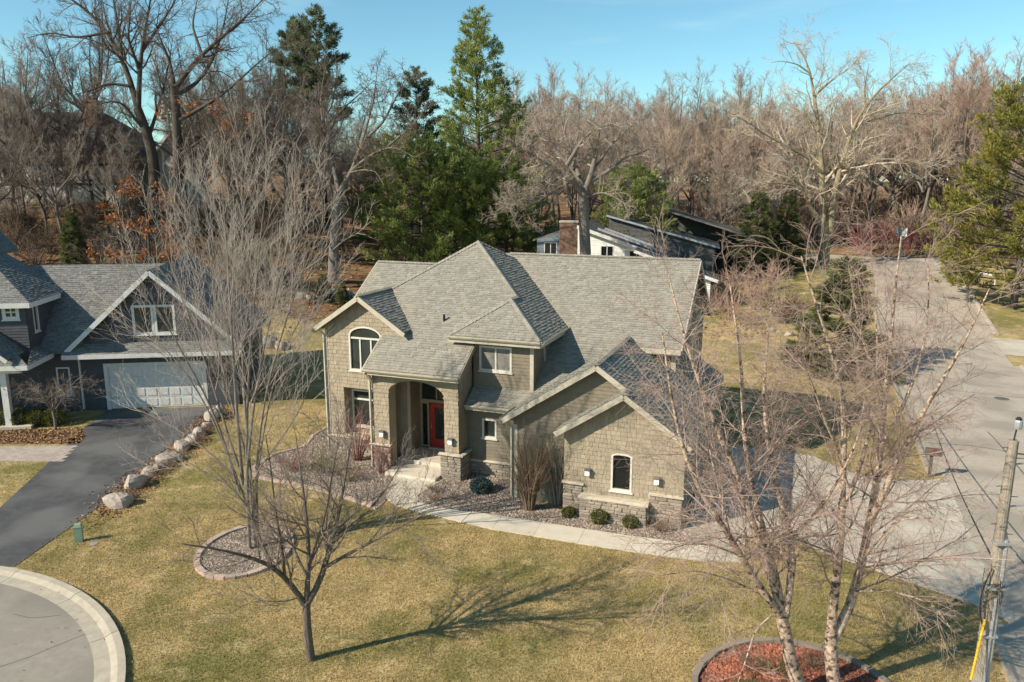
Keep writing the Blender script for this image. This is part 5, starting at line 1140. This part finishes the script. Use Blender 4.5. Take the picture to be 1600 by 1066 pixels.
# brush
def shrub_proto(seed, h_, wd, n, twigr, lv2=5, up=.06):
    global rng
    rng = np.random.default_rng(seed); st_ = []
    for k in range(n):
        a = rng.uniform(0, 6.28); r = wd*math.sqrt(rng.random()); b_ = np.array([.18*r*math.cos(a), .18*r*math.sin(a), -.03]); hh = h_*rng.uniform(.7, 1.05)*(1-.35*(r/wd)**2)
        e_ = np.array([r*math.cos(a), r*math.sin(a), hh]); st_.append(([b_, b_*.6+e_*.25+np.array([0,0,.14*hh]), b_*.2+e_*.62+np.array([0,0,.1*hh]), e_], .008*h_+.004, twigr))
    return tree_meshes(st_, [dict(m=lv2, t0=.25, t1=1, ang=28, angsd=9, ratio=.4, K=5, wob=.12, up=up, rr=.6, rmin=twigr), dict(m=4, t0=.2, t1=1, ang=30, angsd=10, ratio=.45, K=3, wob=.14, up=up, rr=.6, rmin=twigr*.8, lmin=.12)], 'shrub', sides=(5, 3, 3, 3, 3))
def shrub(name, ms, loc, m, label, group=None, sc=(1,1,1), rz=0.):
    e_ = empty(name, loc, rz, label, 'shrub', group); e_.scale = sc; olink('stems', ms[0], m, e_); olink('twigs', ms[1], m, e_); return e_
def TB():
    global BT
    BT = rw.choice(('twig_dark', 'twig_dark', 'twig_brown', 'twig_grey')); return BT
br = shrub_proto(41, 3.2, 2.0, 26, .014, 6, .03)
def brush(loc, tw, sc, label, group):
    e_ = empty('brush', loc, rw.uniform(0, 6.28), label, 'shrub', group); e_.scale = sc; olink('stems', br[0], tw, e_); olink('twigs', br[1], tw, e_)
for k in range(150):
    x = rw.uniform(960, 1660); Yt = rw.uniform(88, 122)
    if 1225 < x < 1470 and Yt < 96: Yt = rw.uniform(98, 106)
    s_ = rw.uniform(.9, 2.0); BT = rw.choice(('twig_pink', 'twig_brown', 'twig_pale')); brush(at(x, 380, Yt), BT, (s_, s_, s_*rw.uniform(.8, 1.2)), {'twig_pink': 'pinkish', 'twig_brown': 'brown', 'twig_pale': 'pale'}[BT]+' leafless brush at the foot of the background wood', 'brush along the wood')
for x, y, s_ in ((1470, 400, 1.1), (1500, 392, 1.2), (1380, 388, 1.2), (1345, 392, 1.1), (1420, 384, 1.2), (1450, 388, 1.0)):
    brush(at(x, y, 92+rw.uniform(-2, 4)), 'twig_red', (s_, s_, s_), 'reddish leafless dogwood brush beyond the far drive', 'red brush beyond the drive')
for k in range(62):
    x = rw.uniform(-20, 480); Yt = rw.uniform(66, 80); s_ = rw.uniform(.5, 1.15); brush(at(x, 350, Yt), TB(), (s_*1.2, s_*1.2, s_), {'twig_dark': 'dark', 'twig_brown': 'brown', 'twig_grey': 'grey'}[BT]+' leafless brush on the hillside behind the blue house', 'brush on the hillside')
for x, y, s_ in ((1120, 480, .9), (1150, 470, 1.0), (1180, 486, .9), (1140, 500, .75), (1200, 455, .9), (1172, 462, .8), (1105, 490, .6), (1160, 510, .5)):
    brush(gp(x, y), 'twig_pink', (s_, s_, s_), 'tangled leafless shrub in the bed beside the white house wing', 'shrubs beside the white wing')
dm = shrub_proto(44, 2.6, 2.6, 60, .016, 8, .0)
shrub('rounded_shrub', dm, gp(1222, 503), 'twig_brown', 'large domed brown leafless shrub on the back lawn')

# ------------------------------------------------------------------ planting beds, edging, gravel
def inside(P, poly):
    x, y = P[:, 0], P[:, 1]; c = np.zeros(len(P), bool); n = len(poly)
    for i in range(n):
        (x0, y0), (x1, y1) = poly[i], poly[(i+1) % n]
        t = ((y0 > y) != (y1 > y)); xi = (x1-x0)*(y-y0)/((y1-y0) if y1 != y0 else 1e-9)+x0; c ^= t & (x < xi)
    return c
def scatter(poly, dens):
    A = np.array(poly); lo, hi = A.min(0), A.max(0); n = int(np.prod(hi-lo)*dens); P = lo+rng.random((n, 2))*(hi-lo); return P[inside(P, poly)]
def pebbles(name, poly, dens, r, mat, z=.03, hgt=lambda x, y: 0, **kw):
    P = scatter(poly, dens); n = len(P); r_ = r*rng.uniform(.6, 1.5, n); a = rng.uniform(0, 6.28, n)
    base = np.array([(1,0,0),(0,1,0),(-1,0,0),(0,-1,0),(0,0,.75),(0,0,-.5)]); F0 = np.array([(0,1,4),(1,2,4),(2,3,4),(3,0,4)])
    B_ = base[None]*np.stack([r_, r_*rng.uniform(.6, 1, n), r_], -1)[:, None]
    x = B_[..., 0]*np.cos(a)[:, None]-B_[..., 1]*np.sin(a)[:, None]; y = B_[..., 0]*np.sin(a)[:, None]+B_[..., 1]*np.cos(a)[:, None]
    B_ = np.stack([x, y, B_[..., 2]+rng.normal(size=(n, 6))*r*.1], -1); zz = z+np.array([hgt(*p) for p in P]) if hgt(0, 0) else np.full(n, z)
    V = (np.concatenate([P, zz[:, None]], 1)[:, None]+B_).reshape(-1, 3); F = ((np.arange(n)*6)[:, None, None]+F0[None]).reshape(-1, 3)
    return link(name, np_mesh(name, V, [F]), mat, kind='stuff', **kw)
rng = np.random.default_rng(77)
bedR = [uv(*p)[:2] for p in ((-10.4,27.7),(-8.1,27.1),(-7.4,26.75),(-4.8,26.75),(-3.6,27.0),(-2.6,27.25),(-2.2,26.95))]+[gz(*q)[:2] for q in ((1112,853),(1060,848.5),(987,839),(914,828),(846,817.5),(783,807.5),(738,801),(700,797),(666,790),(654,783),(655,775),(668,765),(693,751))]+[uv(*p)[:2] for p in ((-14.0,28.45),(-13.1,28.5),(-13.1,29.5),(-10.4,29.5))]
sheet('gravel_bed', bedR, .022, .05, 'gravel_base', kind='structure'); pebbles('bed_gravel', bedR, 330, .034, 'gravel', label='grey and tan gravel in the bed along the garage and entry', cat='gravel')
bedL_px = [(388,742),(405,735),(430,742),(470,752),(510,763),(552,775),(590,789),(603,778),(606,765),(617,743)]
bedL = [gz(*q)[:2] for q in bedL_px]+[uv(*p)[:2] for p in ((-16.4,28.5),(-17.4,28.6),(-17.4,30.0),(-20.5,30.0),(-20.6,33.0),(-22.4,33.3),(-22.8,31.4),(-22.0,29.6),(-23.2,27.6))]
bedL = [gz(*q)[:2] for q in ((395,733),(400,747),(440,754),(480,762),(520,772),(560,785),(590,796),(606,779),(606,765),(617,743))]+[uv(*p)[:2] for p in ((-16.4,28.5),(-17.4,28.6),(-17.4,30.0),(-20.5,30.0),(-20.6,33.4),(-22.6,33.2),(-22.5,31.4),(-21.9,29.8),(-22.6,28.4))]
sheet('gravel_bed', bedL, .022, .05, 'gravel_base', kind='structure'); pebbles('bed_gravel', bedL, 330, .034, 'gravel', label='pinkish grey gravel in the curved bed below the arched window', cat='gravel')
# edging blocks
eb = MB(); eb.box((-.5, -.5, 0), (.5, .5, 1)); ebm = eb.mesh('edging_block')
ebm.materials.append(MATS['edging'])
def edging(name, pts, closed, wd, hh, ln, label, mat='edging', cat='edging'):
    P = np.array(pts, float); P = np.vstack([P, P[:1]]) if closed else P
    s = np.concatenate([[0], np.cumsum(np.linalg.norm(np.diff(P, axis=0), axis=1))]); n = max(3, int(s[-1]/ln)); x = np.linspace(0, s[-1], n+1)
    Q = np.stack([np.interp(x, s, P[:, c]) for c in (0, 1)], -1); c0_ = Q.mean(0)
    e_ = empty(name, (c0_[0], c0_[1], 0), 0, label, cat)
    for a, b_ in zip(Q[:-1], Q[1:]):
        m_ = (a+b_)/2; d_ = b_-a; o = olink('edging_block', ebm, mat, e_); o.location = (m_[0]-c0_[0], m_[1]-c0_[1], -.03); o.rotation_euler = (0, 0, math.atan2(d_[1], d_[0])+rw.uniform(-.04, .04)); o.scale = (np.linalg.norm(d_)*.965, wd*rw.uniform(.93, 1.07), hh+.03+rw.uniform(-.008, .008))
def arc(cx, cy, rx, ry, a0=0., a1=6.2832, n=64): return [(cx+rx*math.cos(t), cy+ry*math.sin(t)) for t in np.linspace(a0, a1, n, endpoint=abs(a1-a0) < 6.2)]
edging('bed_edging', bedL[:7], False, .17, .085, .3, 'row of pinkish concrete blocks edging the curved gravel bed')
edging('bed_edging', bedL[-5:]+bedL[:1], False, .17, .085, .3, 'row of concrete blocks edging the bed at the left corner of the tan house')
RX, RY = -9.2, 24.95
sheet('gravel_ring', arc(RX, RY, 1.42, 1.86), .025, .05, 'gravel_base', kind='structure'); pebbles('ring_gravel', arc(RX, RY, 1.38, 1.82), 420, .03, 'gravel', label='grey gravel inside the round block ring', cat='gravel')
edging('ring_edging', arc(RX, RY, 1.5, 1.95), True, .19, .10, .34, 'ring of pinkish blocks round the many stemmed tree')
sheet('mulch_bed', arc(7.05, 16.93, 2.45, 2.45), .03, .05, 'mulch', kind='structure'); pebbles('mulch_chips', arc(7.05, 16.93, 2.42, 2.42), 420, .045, 'mulch_chip', .035, label='red wood mulch under the birches', cat='mulch')
edging('mulch_edging', arc(7.05, 16.93, 2.55, 2.55), True, .17, .12, .62, 'grey tan curved edging round the red mulch', 'edging_grey')
M('brown_bed', (.20,.125,.07), (.12,.075,.045), 9, 5, .95, bump=.5)
nbed = [(-29,38.2),(-25,38.3),(-22.2,38.5),(-21.3,37.2),(-21.0,36.15),(-24.7,36.1),(-29,35.4)]
sheet('planting_bed', nbed, .02, .05, 'brown_bed', kind='structure')
# ------------------------------------------------------------------ shrubs in the beds
up_ = shrub_proto(51, 3.15, .95, 60, .0055, 7, .10)
shrub('upright_shrub', up_, gz(828, 797), 'twig_brown', 'tall brown upright leafless shrub standing before the garage gable')
up2 = shrub_proto(52, 2.9, 1.0, 24, .0055, 5, .10)
shrub('upright_shrub', up2, gz(872, 788), 'twig_grey', 'thin grey leafless shrub next to the tall brown shrub')
rd = shrub_proto(53, 2.5, 1.2, 26, .006, 5, .10)
shrub('red_twig_shrub', rd, uv(-18.6, 29.2), 'twig_red', 'red stemmed leafless shrub in front of the recessed window')
rd2 = shrub_proto(54, 1.6, .8, 20, .006, 5, .06)
shrub('red_twig_shrub', rd2, uv(-16.75, 28.1), 'twig_red', 'small reddish leafless shrub beside the entry pier')
lowp = shrub_proto(55, .95, .95, 34, .006, 5, .04)
M('twig_olive', (.15,.145,.06), (.09,.085,.04), 2, 3, .9)
for k, (px_, py_, m, s_, lb) in enumerate(((508, 738, 'twig_olive', 1.1, 'olive brown clumped shrub in the curved bed near the entry'), (455, 735, 'twig_red', .8, 'low dark red shrub at the outer end of the curved bed'), (545, 752, 'twig_brown', .8, 'low brown shrub behind the curved bed edging'), (678, 770, 'twig_brown', .42, 'tuft of dry brown stalks by the front walk'), (712, 782, 'twig_brown', .36, 'tuft of dry brown stalks in the middle of the entry gravel'), (682, 783, 'oak_leaf', .34, 'small rusty tuft near the walk corner'), (1030, 830, 'twig_brown', .5, 'dry tan tuft before the right end of the garage stonework'))):
    shrub('low_shrub', lowp, gz(px_, py_), m, lb, sc=(s_, s_, s_), rz=k)
def ball(r, seed, n=1500, leaf=.07, flat=.85):
    global rng
    rng = np.random.default_rng(seed); d_ = unit(rng.normal(size=(n, 3))); rr_ = r*(1-.35*rng.random(n)**2)*(1+.12*np.sin(d_[:, 0]*5+seed)*np.cos(d_[:, 1]*6)); C_ = d_*rr_[:, None]; C_[:, 2] = C_[:, 2]*flat+r*flat*.9; C_[:, 2] = np.maximum(C_[:, 2], .02)
    V, F = quads_at(C_, d_, leaf*.6, leaf, .7); st_ = [([np.zeros(3), np.array([.3*r*math.cos(k), .3*r*math.sin(k), r*.7]), np.array([.6*r*math.cos(k), .6*r*math.sin(k), r*1.2])], .015, .005) for k in range(7)]
    Pq = np.stack([poly_res(s_[0], 6) for s_ in st_]); tv, tf = skin(Pq, np.full((7, 6), .012), 4); return np_mesh('stems', tv, [tf]), np_mesh('foliage', V, [F])
def leafy(name, ms, loc, mat, label, group=None, sc=1.):
    e_ = empty(name, loc, 0, label, 'shrub', group); e_.scale = (sc,)*3; link('stems', ms[0], 'bark_dark', e_); olink('foliage', ms[1], mat, e_); return e_
bx = ball(.34, 3)
for (px_, py_), s_, lb in (((888,808), .72, 'smallest clipped green boxwood, next to the tall brown shrub'), ((937,817), .95, 'largest clipped green boxwood below the garage window'), ((985,824), .85, 'olive clipped boxwood below the right garage light')): leafy('boxwood_shrub', bx, gz(px_, py_), 'boxwood', lb, 'clipped boxwoods along the garage', s_)
leafy('blue_spruce_shrub', ball(.42, 5, 1800, .09, .7), gz(752, 769), 'blue_spruce', 'dwarf blue green spruce in the entry gravel')
for k, (x_, y_, s_) in enumerate(((196,776,.55),(222,752,.6),(240,738,.5),(252,730,.5),(272,712,.6),(292,696,.55),(306,686,.5),(320,672,.6),(340,652,.6))):
    shrub('dry_groundcover', lowp, gz(x_+6, y_+3), 'twig_brown', 'dry brown groundcover clump between the driveway boulders', 'dry groundcover among the boulders', (s_*1.2, s_*1.2, s_*.7), k)
hd = ball(.5, 8, 2600, .08, .9)
for k, x_ in enumerate(np.linspace(-28.2, -23.9, 6)): 
    o = leafy('hedge_shrub', hd, (x_, 38.75+.08*k, 0), 'boxwood', 'clipped green hedge shrub in front of the blue house porch', 'hedge along the porch', 1.05)
# ------------------------------------------------------------------ boulders
def boulder(seed, r):
    rr_ = np.random.default_rng(seed); n, m = 9, 14; V = []
    ax = unit(rr_.normal(size=(9, 3))); dd = rr_.uniform(.62, .95, 9)
    for i in range(n+1):
        for j in range(m):
            t = math.pi*i/n; p_ = 2*math.pi*j/m; d_ = np.array([math.sin(t)*math.cos(p_), math.sin(t)*math.sin(p_), math.cos(t)])
            k = min([1.05]+[dd[a]/max(1e-3, d_@ax[a]) for a in range(9) if d_@ax[a] > .3]); V.append(d_*k*(1+.03*rr_.normal())*r)
    F = [(i*m+j, (i+1)*m+j, (i+1)*m+(j+1) % m, i*m+(j+1) % m) for i in range(n) for j in range(m)]; mb = MB(); mb.add(V, F); return mb.mesh('boulder')
bms = [boulder(k, .5) for k in range(6)]
for me in bms: me.materials.append(MATS['boulder'])
def put_boulder(p, s_, k, label, group=None):
    o = link('boulder', bms[k % 6], None, None, label, 'boulder', group); o.location = (p[0], p[1], p[2]+.10*s_[2]); o.scale = tuple(np.array(s_)*.84); o.rotation_euler = (0, 0, k*1.3); return o
for k, (x_, y_, s_, lb) in enumerate(((184, 790, (1.5,1.1,.95), 'largest pale boulder at the street end of the driveway row'), (210, 760, (1.45,1.0,1.1), 'pale flat topped boulder second from the street in the driveway row'), (233, 742, (.8,.7,.7), 0), (262, 722, (1.5,1.0,.85), 0), (284, 702, (1.1,.9,.9), 0), (300, 690, (.8,.8,.7), 0), (312, 680, (.9,.8,.8), 0), (332, 656, (1.2,1.0,1.3), 'tall pale boulder near the garage corner of the blue house'), (347, 648, (.9,.8,1.2), 0), (248, 733, (.7,.6,.5), 0), (324, 668, (.7,.6,.6), 0))):
    put_boulder(gz(x_, y_), s_, k, lb or 'pale boulder in the row between the asphalt driveway and the lawn', None if lb else 'boulders beside the asphalt driveway')
for k, (x_, y_, s_) in enumerate(((468, 466, 1.3), (484, 467, 1.0), (518, 462, 1.5), (531, 463, 1.1), (545, 462, 1.3), (556, 465, 1.0), (425, 540, 2.0), (440, 545, 1.5))):
    put_boulder(gp(x_, y_), (s_*.95, s_*.8, s_*.8), k+2, 'white boulder in the line across the back lawn behind the tan house' if k < 6 else 'large white boulder left of the tan house', 'boulders on the back lawn' if k < 6 else 'white boulders beside the house')
for k, (x_, y_, s_) in enumerate(((1205, 518, .9), (1232, 524, 1.0), (1218, 520, .6))): put_boulder(gp(x_, y_), (s_, s_*.8, s_*.6), k, 'low pale rock at the edge of the bed near the domed shrub', 'rocks near the domed shrub')
# ------------------------------------------------------------------ utility pole, guy guard, cables
PX = vp(1536, 1040, 16.4); pb = np.array([PX[0]-.07, 16.4, 0.])
ptop = vp(1584, 688, 16.4); hz = ptop[2]
pe = empty('utility_pole', pb, 0, 'weathered wooden utility pole with grey conduit beside the street', 'pole')
def rel(P): return [np.array(p)-pb for p in P]
tp_ = np.array([ptop[0], 16.4, hz])
mb = MB(); mb.tube(rel([pb-np.array([0,0,.3]), pb*.5+tp_*.5, tp_]), [.15, .13, .105], 14); mb.build('pole', 'pole_wood', pe)
ax_ = (tp_-pb)/np.linalg.norm(tp_-pb)
pt = lambda z, dx=0., dy=0.: pb+ax_*z+np.array([dx, dy, 0])
mb = MB(); mb.tube(rel([pt(0, .12, -.12), pt(4.6, .1, -.11)]), .05, 8); mb.build('conduit', 'galv', pe)
mb = MB(); mb.tube(rel([pt(0, .02, -.17), pt(3.2, .02, -.155)]), .035, 8); mb.build('conduit', 'galv', pe)
for z in (1.0, 2.2, 3.4, 4.5): mb = MB(); mb.box(tuple(rel([pt(z, -.17, -.2)])[0]), tuple(rel([pt(z+.05, .17, .02)])[0])); mb.build('clamp', 'galv', pe)
for k, z in enumerate((4.7, 4.95, 5.6, 5.85, 6.5, 6.75)):
    s_ = -1 if k % 2 else 1; mb = MB(); mb.tube(rel([pt(z, s_*.08, 0), pt(z, s_*.26, -.04)]), .012, 5); mb.build('step_peg', 'metal', pe)
mb = MB(); mb.tube(rel([pt(hz*.0+np.linalg.norm(tp_-pb)-.02), pt(np.linalg.norm(tp_-pb)+.28, .03)]), .018, 6); mb.build('bracket', 'black', pe)
mb = MB(); c_ = rel([pt(np.linalg.norm(tp_-pb)+.26, .05)])[0]; mb.lathe(c_, [(.07, 0), (.085, .06), (.08, .17), (.05, .24)], 10); mb.build('insulator', 'galv', pe)
mb = MB(); mb.lathe(c_+np.array([0, 0, .19]), [(.062, 0), (.068, .04), (.03, .08)], 10); mb.build('insulator_cap', 'black', pe)
for z, l_ in ((6.35, .5), (5.35, .55)): mb = MB(); mb.tube(rel([pt(z, .08), pt(z+.03, .08+l_, .05)]), .02, 6); mb.build('arm', 'galv', pe)
mb = MB(); g_ = []
for t in np.linspace(0, 1, 10): g_.append(pt(3.9-1.5*t, -.14-.16*math.sin(t*3.1), -.12))
mb.tube(rel(g_), .018, 5); mb.build('drop_cable', 'cable', pe)
mb = MB()
for k in range(16): a = k*.9; mb.tube(rel([pt(3.1+.35*math.sin(k*1.7), -.15*math.cos(a), -.15*math.sin(a)), pt(3.1+.35*math.sin(k*1.7)+.3, -.24*math.cos(a+.6), -.24*math.sin(a+.6)), pt(3.0+.35*math.sin(k*2.1), -.2*math.cos(a+1.3), -.2*math.sin(a+1.3))]), .012, 4)
mb.build('cable_coil', 'twig_dark', pe)
ga = vp(1517, 1062, 15.9); gb = vp(1539, 968, 16.25)
ge = empty('guy_wire', (ga[0], ga[1], 0), 0, 'guy wire with bright yellow guard at the foot of the pole', 'guy wire'); gr = lambda p: np.array(p)-np.array([ga[0], ga[1], 0])
mb = MB(); mb.tube([gr(ga), gr(gb)], .028, 8); mb.build('guard', 'yellow', ge)
dirg = (gb-ga); mb = MB(); mb.tube([gr(ga-dirg*(ga[2]/dirg[2])), gr(gb), gr(pt(4.4, -.1))], .008, 4); mb.build('wire', 'cable', ge)
def cable(name, a, b_, sag, r, label):
    mb = MB(); t = np.linspace(0, 1, 24); P = [np.array(a)*(1-k)+np.array(b_)*k-np.array([0, 0, 4*sag*k*(1-k)]) for k in t]; mb.tube(P, r, 5); return mb.build(name, 'cable', None, label=label, cat='cable')
far1 = vp(1435, 560, 62.); cable('service_cable', pt(4.15, -.12), far1, 1.0, .02, 'dark overhead cable running from the pole over the driveway')
cable('power_line', pt(6.6, .1), (24, 10, 7.4), .15, .012, 'upper overhead wire leaving the pole over the street'); cable('power_line', pt(5.4, .6), (24, 9, 6.4), .15, .012, 'lower overhead wire leaving the pole arm over the street')
# ------------------------------------------------------------------ small street things
mp_ = gz(1452, 745); me_ = empty('mailbox', mp_, HA, 'brown roadside mailbox on a post at the kerb', 'mailbox')
mb = MB(); mb.box((-.06, -.06, -.1), (.06, .06, 1.0)); mb.build('post', 'mailbox_mat', me_)
mb = MB(); pr_f = [(-.15, 0), (.15, 0), (.15, .18)]+[(.15*math.cos(t), .18+.13*math.sin(t)) for t in np.linspace(.2, math.pi-.2, 7)]+[(-.15, .18)]; mb.prism([(-.25, a, 1.0+b_) for a, b_ in pr_f], (.62, 0, 0)); bxm = mb.build('box', 'mailbox_mat', me_)
mb = MB(); mb.prism([(.372, a*.92, 1.01+b_*.95) for a, b_ in pr_f], (.012, 0, 0)); mb.build('door', 'metal', me_)
mb = MB(); mb.box((.0, -.165, 1.12), (.03, -.152, 1.32)); mb.box((.0, -.166, 1.26), (.11, -.153, 1.33)); mb.build('flag', 'red_paint', me_)
pd = gz(124, 846); e_ = empty('utility_pedestal', pd, .3, 'green plastic utility pedestal on the lawn by the asphalt driveway', 'pedestal')
mb = MB(); mb.box((-.13, -.1, -.05), (.13, .1, .56)); mb.build('body', 'pedestal', e_)
mb = MB(); mb.add([(-.14,-.11,.56),(.14,-.11,.56),(.14,.11,.56),(-.14,.11,.56),(-.1,-.08,.66),(.1,-.08,.66),(.1,.08,.66),(-.1,.08,.66)], [(0,3,2,1),(4,5,6,7),(0,1,5,4),(1,2,6,5),(2,3,7,6),(3,0,4,7)]); mb.build('cap', 'pedestal', e_)
vb = gz(147, 850); mb = MB(); mb.lathe((vb[0], vb[1], 0), [(.14, 0), (.14, .025), (.1, .03)], 14); mb.build('valve_cover', 'galv', label='round pale valve cover in the grass beside the green pedestal', cat='cover')
hp = at(1406, 402, 88.); e_ = empty('basketball_hoop', hp, -1.15, 'white basketball hoop standing by the far drive', 'basketball hoop')
mb = MB(); mb.tube([(0,0,-.2), (0,0,3.0), (.35,-.5,3.6)], .09, 8); mb.build('post', 'galv', e_); e_.scale = (.8, .8, .8)
mb = MB(); mb.box((-.55,-.62,3.0), (1.25,-.56,4.05)); bbd = mb.build('backboard', 'galv', e_)
mb = MB(); mb.box((-.55,-.635,2.96), (1.25,-.545,3.06)); mb.box((1.17,-.635,3.06), (1.27,-.545,4.05)); mb.build('border', 'trim_white', bbd)
mb = MB(); mb.tube([(.35+.23*math.cos(t), -.9+.23*math.sin(t), 3.05) for t in np.linspace(0, 6.28, 14)], .025, 5); mb.build('rim', 'red_paint', e_)
mb = MB(); mb.tube([(.35+.2*math.cos(t), -.9+.2*math.sin(t), 3.03-.4*(k % 2)) for k, t in enumerate(np.linspace(0, 12.56, 30))], .012, 4); mb.build('net', 'trim_white', e_)
# red planter base under the hoop and a white barrier arm far right
a_ = at(1515, 425, 76.); b_ = at(1556, 430, 74.); mb = MB(); mb.tube([a_+np.array([0,0,.9]), b_+np.array([0,0,.9])], .09, 8); o = mb.build('white_rail', 'trim_white', None, label='white horizontal rail beyond the street near the golden pine', cat='rail')
for p_ in (a_, b_): mb = MB(); mb.tube([p_-np.array([0,0,.2]), p_+np.array([0,0,.95])], .06, 6); mb.build('rail_post', 'trim_white', o)

# ------------------------------------------------------------------ grass blades and fallen leaves
rng = np.random.default_rng(99)
PAVE = [ND, [uv(*p)[:2] for p in DR], bedR, bedL, nbed, arc(RX, RY, 1.6, 2.05), arc(7.05, 16.93, 2.65, 2.65), arc(CX, CY, 10.15, 10.15)]+[[gz(*q)[:2] for q in pl] for pl in slabs]
PAVE += [[uv(*p)[:2] for p in ((-20.6,30),(-17.3,28.6),(-13.1,28.5),(-13.1,29.5),(-10.4,29.5),(-10.4,27.6),(-8.1,27),(-3.5,27),(-3.5,37.5),(-5,42.3),(-20.6,42.3))], [uv(*p)[:2] for p in ((5.4,0),(14.3,0),(14.3,80),(5.4,80))], [tuple((nu*a+nv*b)[:2]) for a, b in ((-32,41.3),(-18.5,41.3),(-18.5,44.5),(-9.2,44.5),(-9.2,53),(-32,53))]]
PAVE += [[tuple(e0), tuple(e1), tuple(d1-np.array([2.7,.2])), tuple(d0-np.array([2.7,.2]))]]
def blades(n, x0, x1, y0, y1, hh, wd):
    P = np.stack([rng.uniform(x0, x1, n), rng.uniform(y0, y1, n)], -1); k = np.zeros(n, bool)
    for pl in PAVE: k |= inside(P, [tuple(q) for q in pl])
    P = P[~k]; n = len(P); z = height(P[:, 0], P[:, 1]); a = rng.uniform(0, 6.28, n); l_ = hh*rng.uniform(.5, 1.4, n); t = rng.uniform(.3, 1.1, n); d_ = rng.uniform(0, 6.28, n)
    B0 = np.stack([P[:, 0], P[:, 1], z-.005], -1); W = np.stack([np.cos(a)*wd, np.sin(a)*wd, np.zeros(n)], -1); T = B0+np.stack([np.cos(d_)*l_*t, np.sin(d_)*l_*t, l_*.8], -1)
    return np.stack([B0-W, B0+W, T], 1).reshape(-1, 3)
Vb = np.concatenate([blades(300000, -18, 17, 15.5, 29, .075, .009), blades(110000, -26, 24, 29, 47, .085, .013)])
link('lawn_grass', np_mesh('lawn_grass', Vb, [np.arange(len(Vb)).reshape(-1, 3)]), 'blade', kind='stuff', label='short straw and green winter grass of the lawns', cat='grass')
def leaves(name, P, size, label):
    n = len(P); z = height(P[:, 0], P[:, 1])+.035; C_ = np.stack([P[:, 0], P[:, 1], z], -1); D_ = np.stack([rng.normal(size=n), rng.normal(size=n), rng.normal(size=n)*.25], -1)
    V, F = quads_at(C_, D_, size*.7, size, .1); link(name, np_mesh(name, V, [F]), 'leaf_litter', kind='stuff', label=label, cat='leaves')
along_b = np.concatenate([np.array(gz(x_, y_)[:2])+rng.normal(size=(700, 2))*np.array([.42, .9]) for x_, y_ in ((184,788),(205,762),(232,742),(258,724),(282,703),(300,690),(325,662),(340,648))])
leaves('fallen_leaves', along_b, .10, 'brown fallen leaves caught among the driveway boulders')
leaves('fallen_leaves', scatter(nbed, 190), .11, 'tan fallen leaves over the bed in front of the blue house')
sc_ = np.stack([rng.uniform(-17, 14, 1300), rng.uniform(16, 45, 1300)], -1); leaves('fallen_leaves', sc_, .06, 'stray pale leaves scattered over the front lawn')
wd_ = np.stack([rng.uniform(-60, 20, 9000), rng.uniform(58, 86, 9000)], -1); leaves('fallen_leaves', wd_, .3, 'rust brown leaf litter on the wooded slope')
# dry perennial clump in the mulch ring and litter on it
for k, (x_, y_, s_) in enumerate(((6.2, 18.3, .6), (6.9, 18.0, .75), (7.9, 18.4, .5), (5.9, 17.4, .55))):
    shrub('dry_perennial', lowp, (x_, y_, .02), ('twig_brown', 'twig_olive')[k % 2], ('dry brown perennial clump in the red mulch', 'olive dry perennial clump in the red mulch')[k % 2], 'dry perennials in the mulch ring', (s_, s_, s_*.6), k)
rng = np.random.default_rng(5)
lf_ = scatter(arc(7.05, 16.93, 2.3, 2.3), 22); leaves('fallen_leaves', lf_, .07, 'tan fallen leaves lying on the red mulch')
